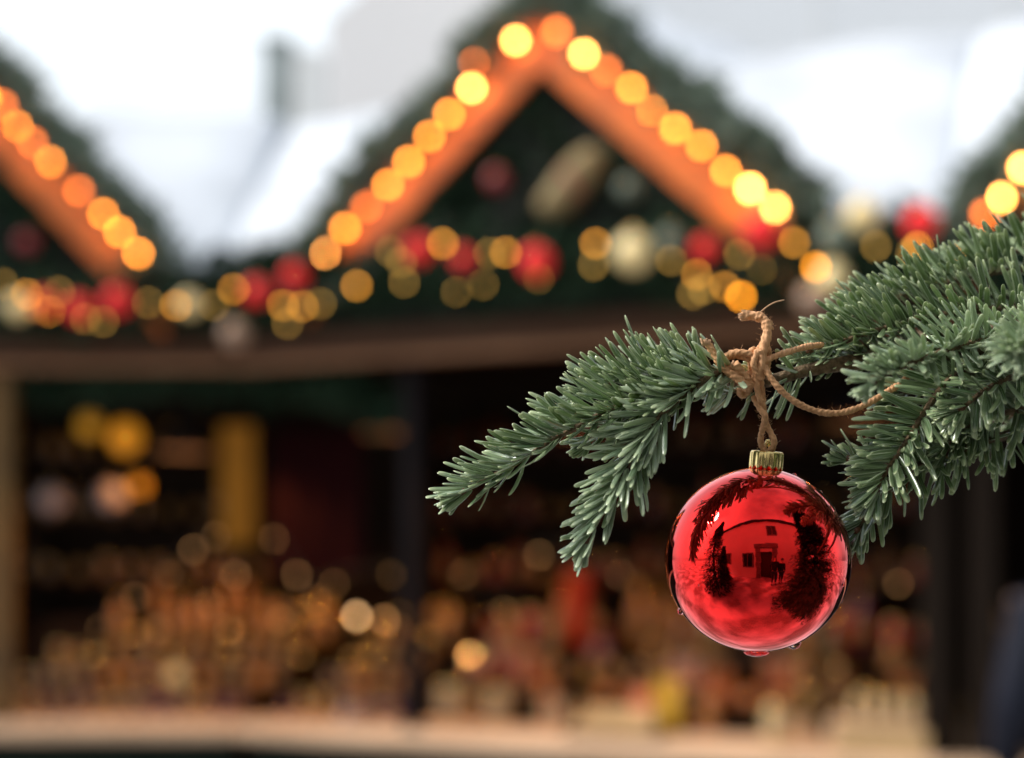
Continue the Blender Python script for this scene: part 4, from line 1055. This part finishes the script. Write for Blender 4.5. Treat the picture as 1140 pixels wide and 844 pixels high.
# ------------------------------------------------------------------ buildings behind
def bldg(name, x0, x1, y, z0, pts, m_, depth, label, parts=None):
    root = empty(name, ((x0+x1)/2, y, 0), label=label, cat='building')
    mb = MB(); mb.poly([(p[0]-(x0+x1)/2, 0, p[1]) for p in pts], (0, depth, 0)); mb.build('wall', m_, root)
    return root
Y1 = 26.
A0 = P(363, 22, Y1); A1 = P(412, -2, Y1)
x1 = P(655,0,Y1).x; dz = (A1.z-A0.z)/(A1.x-A0.x)
zt1 = A0.z + dz*(x1-A0.x)*.6
b1 = bldg('office_building', A0.x, x1, Y1, 0, [(A0.x,0),(x1,0),(x1,zt1+1.2),(A1.x+2.2,zt1+1.2),(A0.x,A0.z)], M['wall_pale'], 10, 'pale grey windowless block with a sloping top rising behind the left of the central gable')
Y2 = 24.
x0 = P(668,0,Y2).x; x1 = P(1500,0,Y2).x
b2_ = bldg('office_building', x0, x1, Y2, 0, [(x0,0),(x1,0),(x1,17),(x0,17)], M['wall_cool'], 9, 'large light grey building behind the snowy roofs on the right')
for i in range(6):
    mb = MB(); mb.box((-9+i*3.2, -.01, 8.5), (.04, .03, 17)); mb.build('wall_joint', M['white_metal'], b2_)
# snowy house with chimney on the left
Y3 = 15.
hx0, hx1 = P(60,0,Y3).x, P(440,0,Y3).x
hz = P(0,138,Y3).z
hs_ = empty('low_house', ((hx0+hx1)/2, Y3, 0), label='low house behind the left stall with a snowy roof and a grey chimney', cat='house')
mb = MB(); mb.box((0, 3, hz/2-.6), (hx1-hx0, 6, hz-1.2)); mb.build('wall', M['wall_pale'], hs_)
mb = MB(); w2 = (hx1-hx0)/2+.3
mb.poly([(-w2,-.3,hz-1.25),(w2,-.3,hz-1.25),(w2,2.7,hz),(-w2,2.7,hz)], (0,.1,-.12)); mb.poly([(-w2,2.81,hz),(w2,2.81,hz),(w2,6.2,hz-1.25),(-w2,6.2,hz-1.25)], (0,-.1,-.12))
roof_ = mb.build('roof', M['roofing'], hs_)
hc = (hx0+hx1)/2
c_ = P(310, 95, Y3+2); mb = MB(); mb.box((c_.x-hc, 2.0, (P(0,52,Y3+2).z+hz-1)/2), (.33,.33, P(0,52,Y3+2).z-hz+1), bev=.02)
mb.box((c_.x-hc, 2.0, P(0,52,Y3+2).z+.03), (.40,.40,.06), bev=.01); mb.build('chimney', M['grey_metal'], roof_)
c_ = P(346, 95, Y3+2); mb = MB(); mb.box((c_.x-hc, 2.0, (P(0,60,Y3+2).z+hz-1)/2), (.34,.36, P(0,60,Y3+2).z-hz+1), bev=.03); mb.build('vent_box', M['white_metal'], roof_)
snow_sheet(lambda a, b_: Vector((hx0-.3+(hx1-hx0+.6)*a, Y3-.3+3.0*b_, hz-1.25+1.25*b_)), 40, 16, 'snow', 'snow lying on the roof of the low house with the chimney', .16, 9)
# taller cabin behind the central stall: its snowy roof falls to the right
Y4 = 9.0
pA, pB, pC = P(640,-30,Y4), P(932,86,Y4), P(1400,70,Y4)
pL = P(430,100,Y4)
cab = empty('wooden_cabin', ((pL.x+pC.x)/2, Y4, 0), label='cabin behind the central stall with a snowy roof falling to the right', cat='cabin')
cc = (pL.x+pC.x)/2
mb = MB(); mb.poly([(p[0]-cc, .3, p[1]) for p in [(pL.x,0),(pC.x,0),(pC.x,pC.z-.35),(pB.x,pB.z-.3),(pA.x,pA.z-.3),(pL.x,pL.z-.3)]], (0,3,0)); mb.build('wall', M['dark_wood'], cab)
mb = MB()
for p, q in ((pL,pA),(pA,pB),(pB,pC)): mb.poly([(p.x-cc,0,p.z-.25),(q.x-cc,0,q.z-.25),(q.x-cc,0,q.z-.15),(p.x-cc,0,p.z-.15)], (0,3.4,0))
mb.build('roof', M['roofing'], cab)
# the roofs pitch towards the viewer: front apron of snow
def apron(p, q, lab, sd, drop=2.0):
    snow_sheet(lambda a, b_: (p*(1-a)+q*a) + Vector((0, -1.9*(1-b_)+.1, -(1-b_)*drop*.62-.12)), 30, 14, 'snow', lab, .14, sd)
apron(pA, pB, 'snow on the long slope falling right behind the central gable', 12)
apron(pB, pC+Vector((.0,0,0)), 'snow on the level roof behind the right gable', 13)
mb = MB()
for p, q in ((pA,pB),(pB,pC)):
    mb.poly([Vector((p.x-cc,-1.8,p.z-1.24-.18)), Vector((q.x-cc,-1.8,q.z-1.24-.18)), Vector((q.x-cc,.1,q.z-.17)), Vector((p.x-cc,.1,p.z-.17))], (0,0,-.05))
mb.build('porch_roof', M['roofing'], cab)

# ------------------------------------------------------------------ square behind the camera (seen in the bauble)
by = -3.25
fac = empty('old_house', (0, by, 0), label='long cream house with a stone framed doorway close behind the photographer, seen mirrored in the red bauble', cat='house')
fac['label'] = 'long cream house with a stone framed doorway, seen mirrored in the red bauble'
XL, XR, Hh_ = -7.5, 5.5, 5.6
dx, dw, dh = .15, .95, 2.25
mb = MB()
mb.box(((XL+dx-dw/2)/2, -.2, Hh_/2), (dx-dw/2-XL, .4, Hh_))
mb.box(((XR+dx+dw/2)/2, -.2, Hh_/2), (XR-dx-dw/2, .4, Hh_))
mb.box((dx, -.2, (Hh_+dh)/2), (dw, .4, Hh_-dh)); mb.build('wall', M['wall_cream'], fac)
mb = MB(); mb.box((dx,-.30,dh/2), (dw,.06,dh)); d_ = mb.build('door', M['door'], fac)
mb = MB(); mb.ball((dx+.35,-.25,1.05), .03, 10, 6); mb.build('handle', M['gold'], d_, True)
mb = MB()
for s_ in (-1,1):
    for k in range(7): mb.box((dx+s_*(dw/2+.19), .03, .19+k*.36), (.36+.05*(k%2),.12,.345), bev=.02)
mb.box((dx,.03,dh+.46), (dw+.95,.16,.36), bev=.02); mb.build('door_surround', M['stone'], fac)
for wx, wz in ((-5.4,1.7),(-3.6,1.7),(-1.35,1.55),(3.9,1.7),(.75,4.3)):
    mb = MB()
    for s_ in (-1,1): mb.box((wx+s_*.42, .03, wz), (.10,.08,1.15)); mb.box((wx, .03, wz+s_*.54), (.74,.08,.08))
    mb.box((wx, .03, wz), (.05,.05,1.0)); f_ = mb.build('window', M['stone'], fac)
    mb = MB(); mb.box((wx, .010, wz), (.74,.014,1.0)); mb.build('pane', M['dark_glass'], f_)
mb = MB(); mb.box(((XL+XR)/2, .04, .3), (XR-XL, .08, .6), bev=.02)
mb.build('plinth', M['stone'], fac) if False else None
mb = MB(); mb.poly([(XL-.3,.35,Hh_),(XR+.3,.35,Hh_),(XR+.3,-3.4,Hh_+2.6),(XL-.3,-3.4,Hh_+2.6)], (0,0,.12)); mb.build('roof', M['roofing'], fac)
snow_sheet(lambda a, b_: Vector((XL-.3+(XR-XL+.6)*a, by+.37-3.75*b_, Hh_+.13+2.6*b_)), 40, 14, 'snow', 'snow on the roof of the cream house mirrored in the bauble', .15, 15)
# a bare low wall and dark firs around the square, seen mirrored
def far_fir(x, y, h, r, lab, seed):
    root = empty('fir_tree', (x, y, 0), label=lab, cat='fir tree'); q = random.Random(seed)
    mb = MB(); mb.tube([(0,0,0),(0,0,h*.5),(0,0,h*.97)], [.11,.07,.01], 10); mb.build('trunk', M['bark'], root, True)
    mb = MB()
    for i in range(5200):
        t = q.random()**1.4; z = .35+(h-.35)*t; R_ = r*(1-t)*(.55+.45*abs(math.sin(z*5+q.random()*.6)))
        a = q.random()*2*PI; rad = R_*q.uniform(.35,1.05)
        c = Vector((rad*math.cos(a), rad*math.sin(a), z-rad*.3)); e = Vector((math.cos(a)*.16, math.sin(a)*.16, q.uniform(-.12,.03)))
        s_ = Vector((-math.sin(a), math.cos(a), q.uniform(-.3,.3)))*.035
        mb.add([c, c+e*.5-s_, c+e, c+e*.5+s_], [(0,1,2,3)])
    mb.build('crown', M['garland'], root)
far_fir(-2.9,-1.9,2.6,.62,'small fir tree standing to the left before the cream house, mirrored in the bauble',31)
far_fir(-2.5,-.75,4.2,1.15,'tall fir tree left of the photographer, mirrored at the left edge of the bauble',34)
far_fir(3.1,-2.1,3.6,.95,'fir tree standing to the right before the cream house, mirrored in the bauble',32)

# ------------------------------------------------------------------ people
def person(x, y, face, h, jacket, label, hatm='hair'):
    root = empty('person', (x, y, 0), face, label=label, cat='person'); k = h/1.75
    def skin(name, verts, edges, rad, mt, sub=2):
        me = bpy.data.meshes.new(name); me.from_pydata([tuple(c*k for c in v) for v in verts], edges, []); me.materials.append(mt)
        ob = bpy.data.objects.new(name, me); col.objects.link(ob); ob.parent = root
        md = ob.modifiers.new('skin', 'SKIN'); md.use_smooth_shade = True
        for i, r_ in enumerate(rad):
            rr_ = r_ if isinstance(r_, tuple) else (r_, r_)
            me.skin_vertices[0].data[i].radius = (rr_[0]*k, rr_[1]*k); me.skin_vertices[0].data[i].use_root = (i == 0)
        s_ = ob.modifiers.new('sub', 'SUBSURF'); s_.levels = sub; s_.render_levels = sub
        return ob
    # facing local -Y; hands in the jacket pockets
    V = [(0,0,.95),(0,0,1.15),(0,-.01,1.34),(0,.0,1.47),(0,-.01,1.55),(0,-.02,1.64),(0,-.015,1.70)]
    E = [(0,1),(1,2),(2,3),(3,4),(4,5),(5,6)]; Rd = [(.15,.11),(.13,.10),(.155,.11),(.06,.06),(.055,.055),(.078,.092),(.062,.075)]
    for s_ in (-1,1):
        i = len(V); V += [(s_*.17,0,1.40),(s_*.24,.03,1.13),(s_*.20,-.10,.98),(s_*.13,-.13,.95)]; E += [(2,i),(i,i+1),(i+1,i+2),(i+2,i+3)]; Rd += [.062,.045,.035,.032]
        i = len(V); V += [(s_*.095,0,.86),(s_*.10,-.01,.48),(s_*.11,.02,.09),(s_*.12,-.13,.05)]; E += [(0,i),(i,i+1),(i+1,i+2),(i+2,i+3)]; Rd += [.082,.056,.042,.034]
    body = skin('body', V, E, Rd, M['skin'])
    V = [(0,0,.88),(0,0,1.12),(0,-.01,1.34),(0,.0,1.46)]; E = [(0,1),(1,2),(2,3)]; Rd = [(.19,.15),(.175,.14),(.19,.14),(.085,.08)]
    for s_ in (-1,1):
        i = len(V); V += [(s_*.18,0,1.40),(s_*.26,.03,1.13),(s_*.215,-.10,.98),(s_*.16,-.14,.95)]; E += [(2,i),(i,i+1),(i+1,i+2),(i+2,i+3)]; Rd += [.082,.065,.055,.05]
    skin('jacket', V, E, Rd, M[jacket])
    V = [(0,0,.93)]; E = []; Rd = [(.165,.125)]
    for s_ in (-1,1):
        i = len(V); V += [(s_*.095,0,.85),(s_*.10,-.01,.48),(s_*.11,.02,.14)]; E += [(0,i),(i,i+1),(i+1,i+2)]; Rd += [.098,.072,.058]
    skin('trousers', V, E, Rd, M['jeans'])
    for s_ in (-1,1):
        mb = MB(); mb.ball((s_*.115*k,-.06*k,.055*k), .05*k, 14, 8, (1,2.4,1.1)); mb.build('boot', M['boot'], root, True)
    mb = MB(); mb.ball((0,.012*k,1.675*k), .1*k, 20, 12, (.92,1.08,1.1)); mb.build('hair', M[hatm], root, True)
    mb = MB()
    mb.ball((0,-.118*k,1.625*k), .013*k, 8, 6, (1,1,1.8))
    for s_ in (-1,1): mb.ball((s_*.084*k,-.01*k,1.63*k), .02*k, 8, 6, (.5,1,1.5))
    mb.build('face_features', M['skin'], root, True)
    return root
pp = P(1212, 620, 4.1)
person(pp.x, 4.1, PI+.2, 1.74, 'navy', 'person in a navy padded jacket at the right edge, facing the stall counter')
person(.62, -2.15, PI, 1.78, 'blackcloth', 'person in a black coat by the doorway of the cream house, mirrored in the bauble')
person(1.12, -2.3, PI-.3, 1.66, 'navy', 'shorter person in navy beside the one in black, mirrored in the bauble')

# ------------------------------------------------------------------ render settings
scene.render.engine = 'CYCLES'
scene.cycles.use_denoising = True
scene.cycles.use_adaptive_sampling = False
try:
    scene.cycles.denoiser = 'OPENIMAGEDENOISE'; scene.cycles.denoising_prefilter = 'ACCURATE'; scene.cycles.denoising_input_passes = 'RGB_ALBEDO_NORMAL'
except Exception: pass
scene.cycles.max_bounces = 8; scene.cycles.diffuse_bounces = 3; scene.cycles.glossy_bounces = 4; scene.cycles.transmission_bounces = 6
scene.cycles.sample_clamp_indirect = 4; scene.cycles.caustics_reflective = False; scene.cycles.caustics_refractive = False
scene.view_settings.view_transform = 'Standard'; scene.view_settings.look = 'None'; scene.view_settings.exposure = 0
scene.render.film_transparent = False
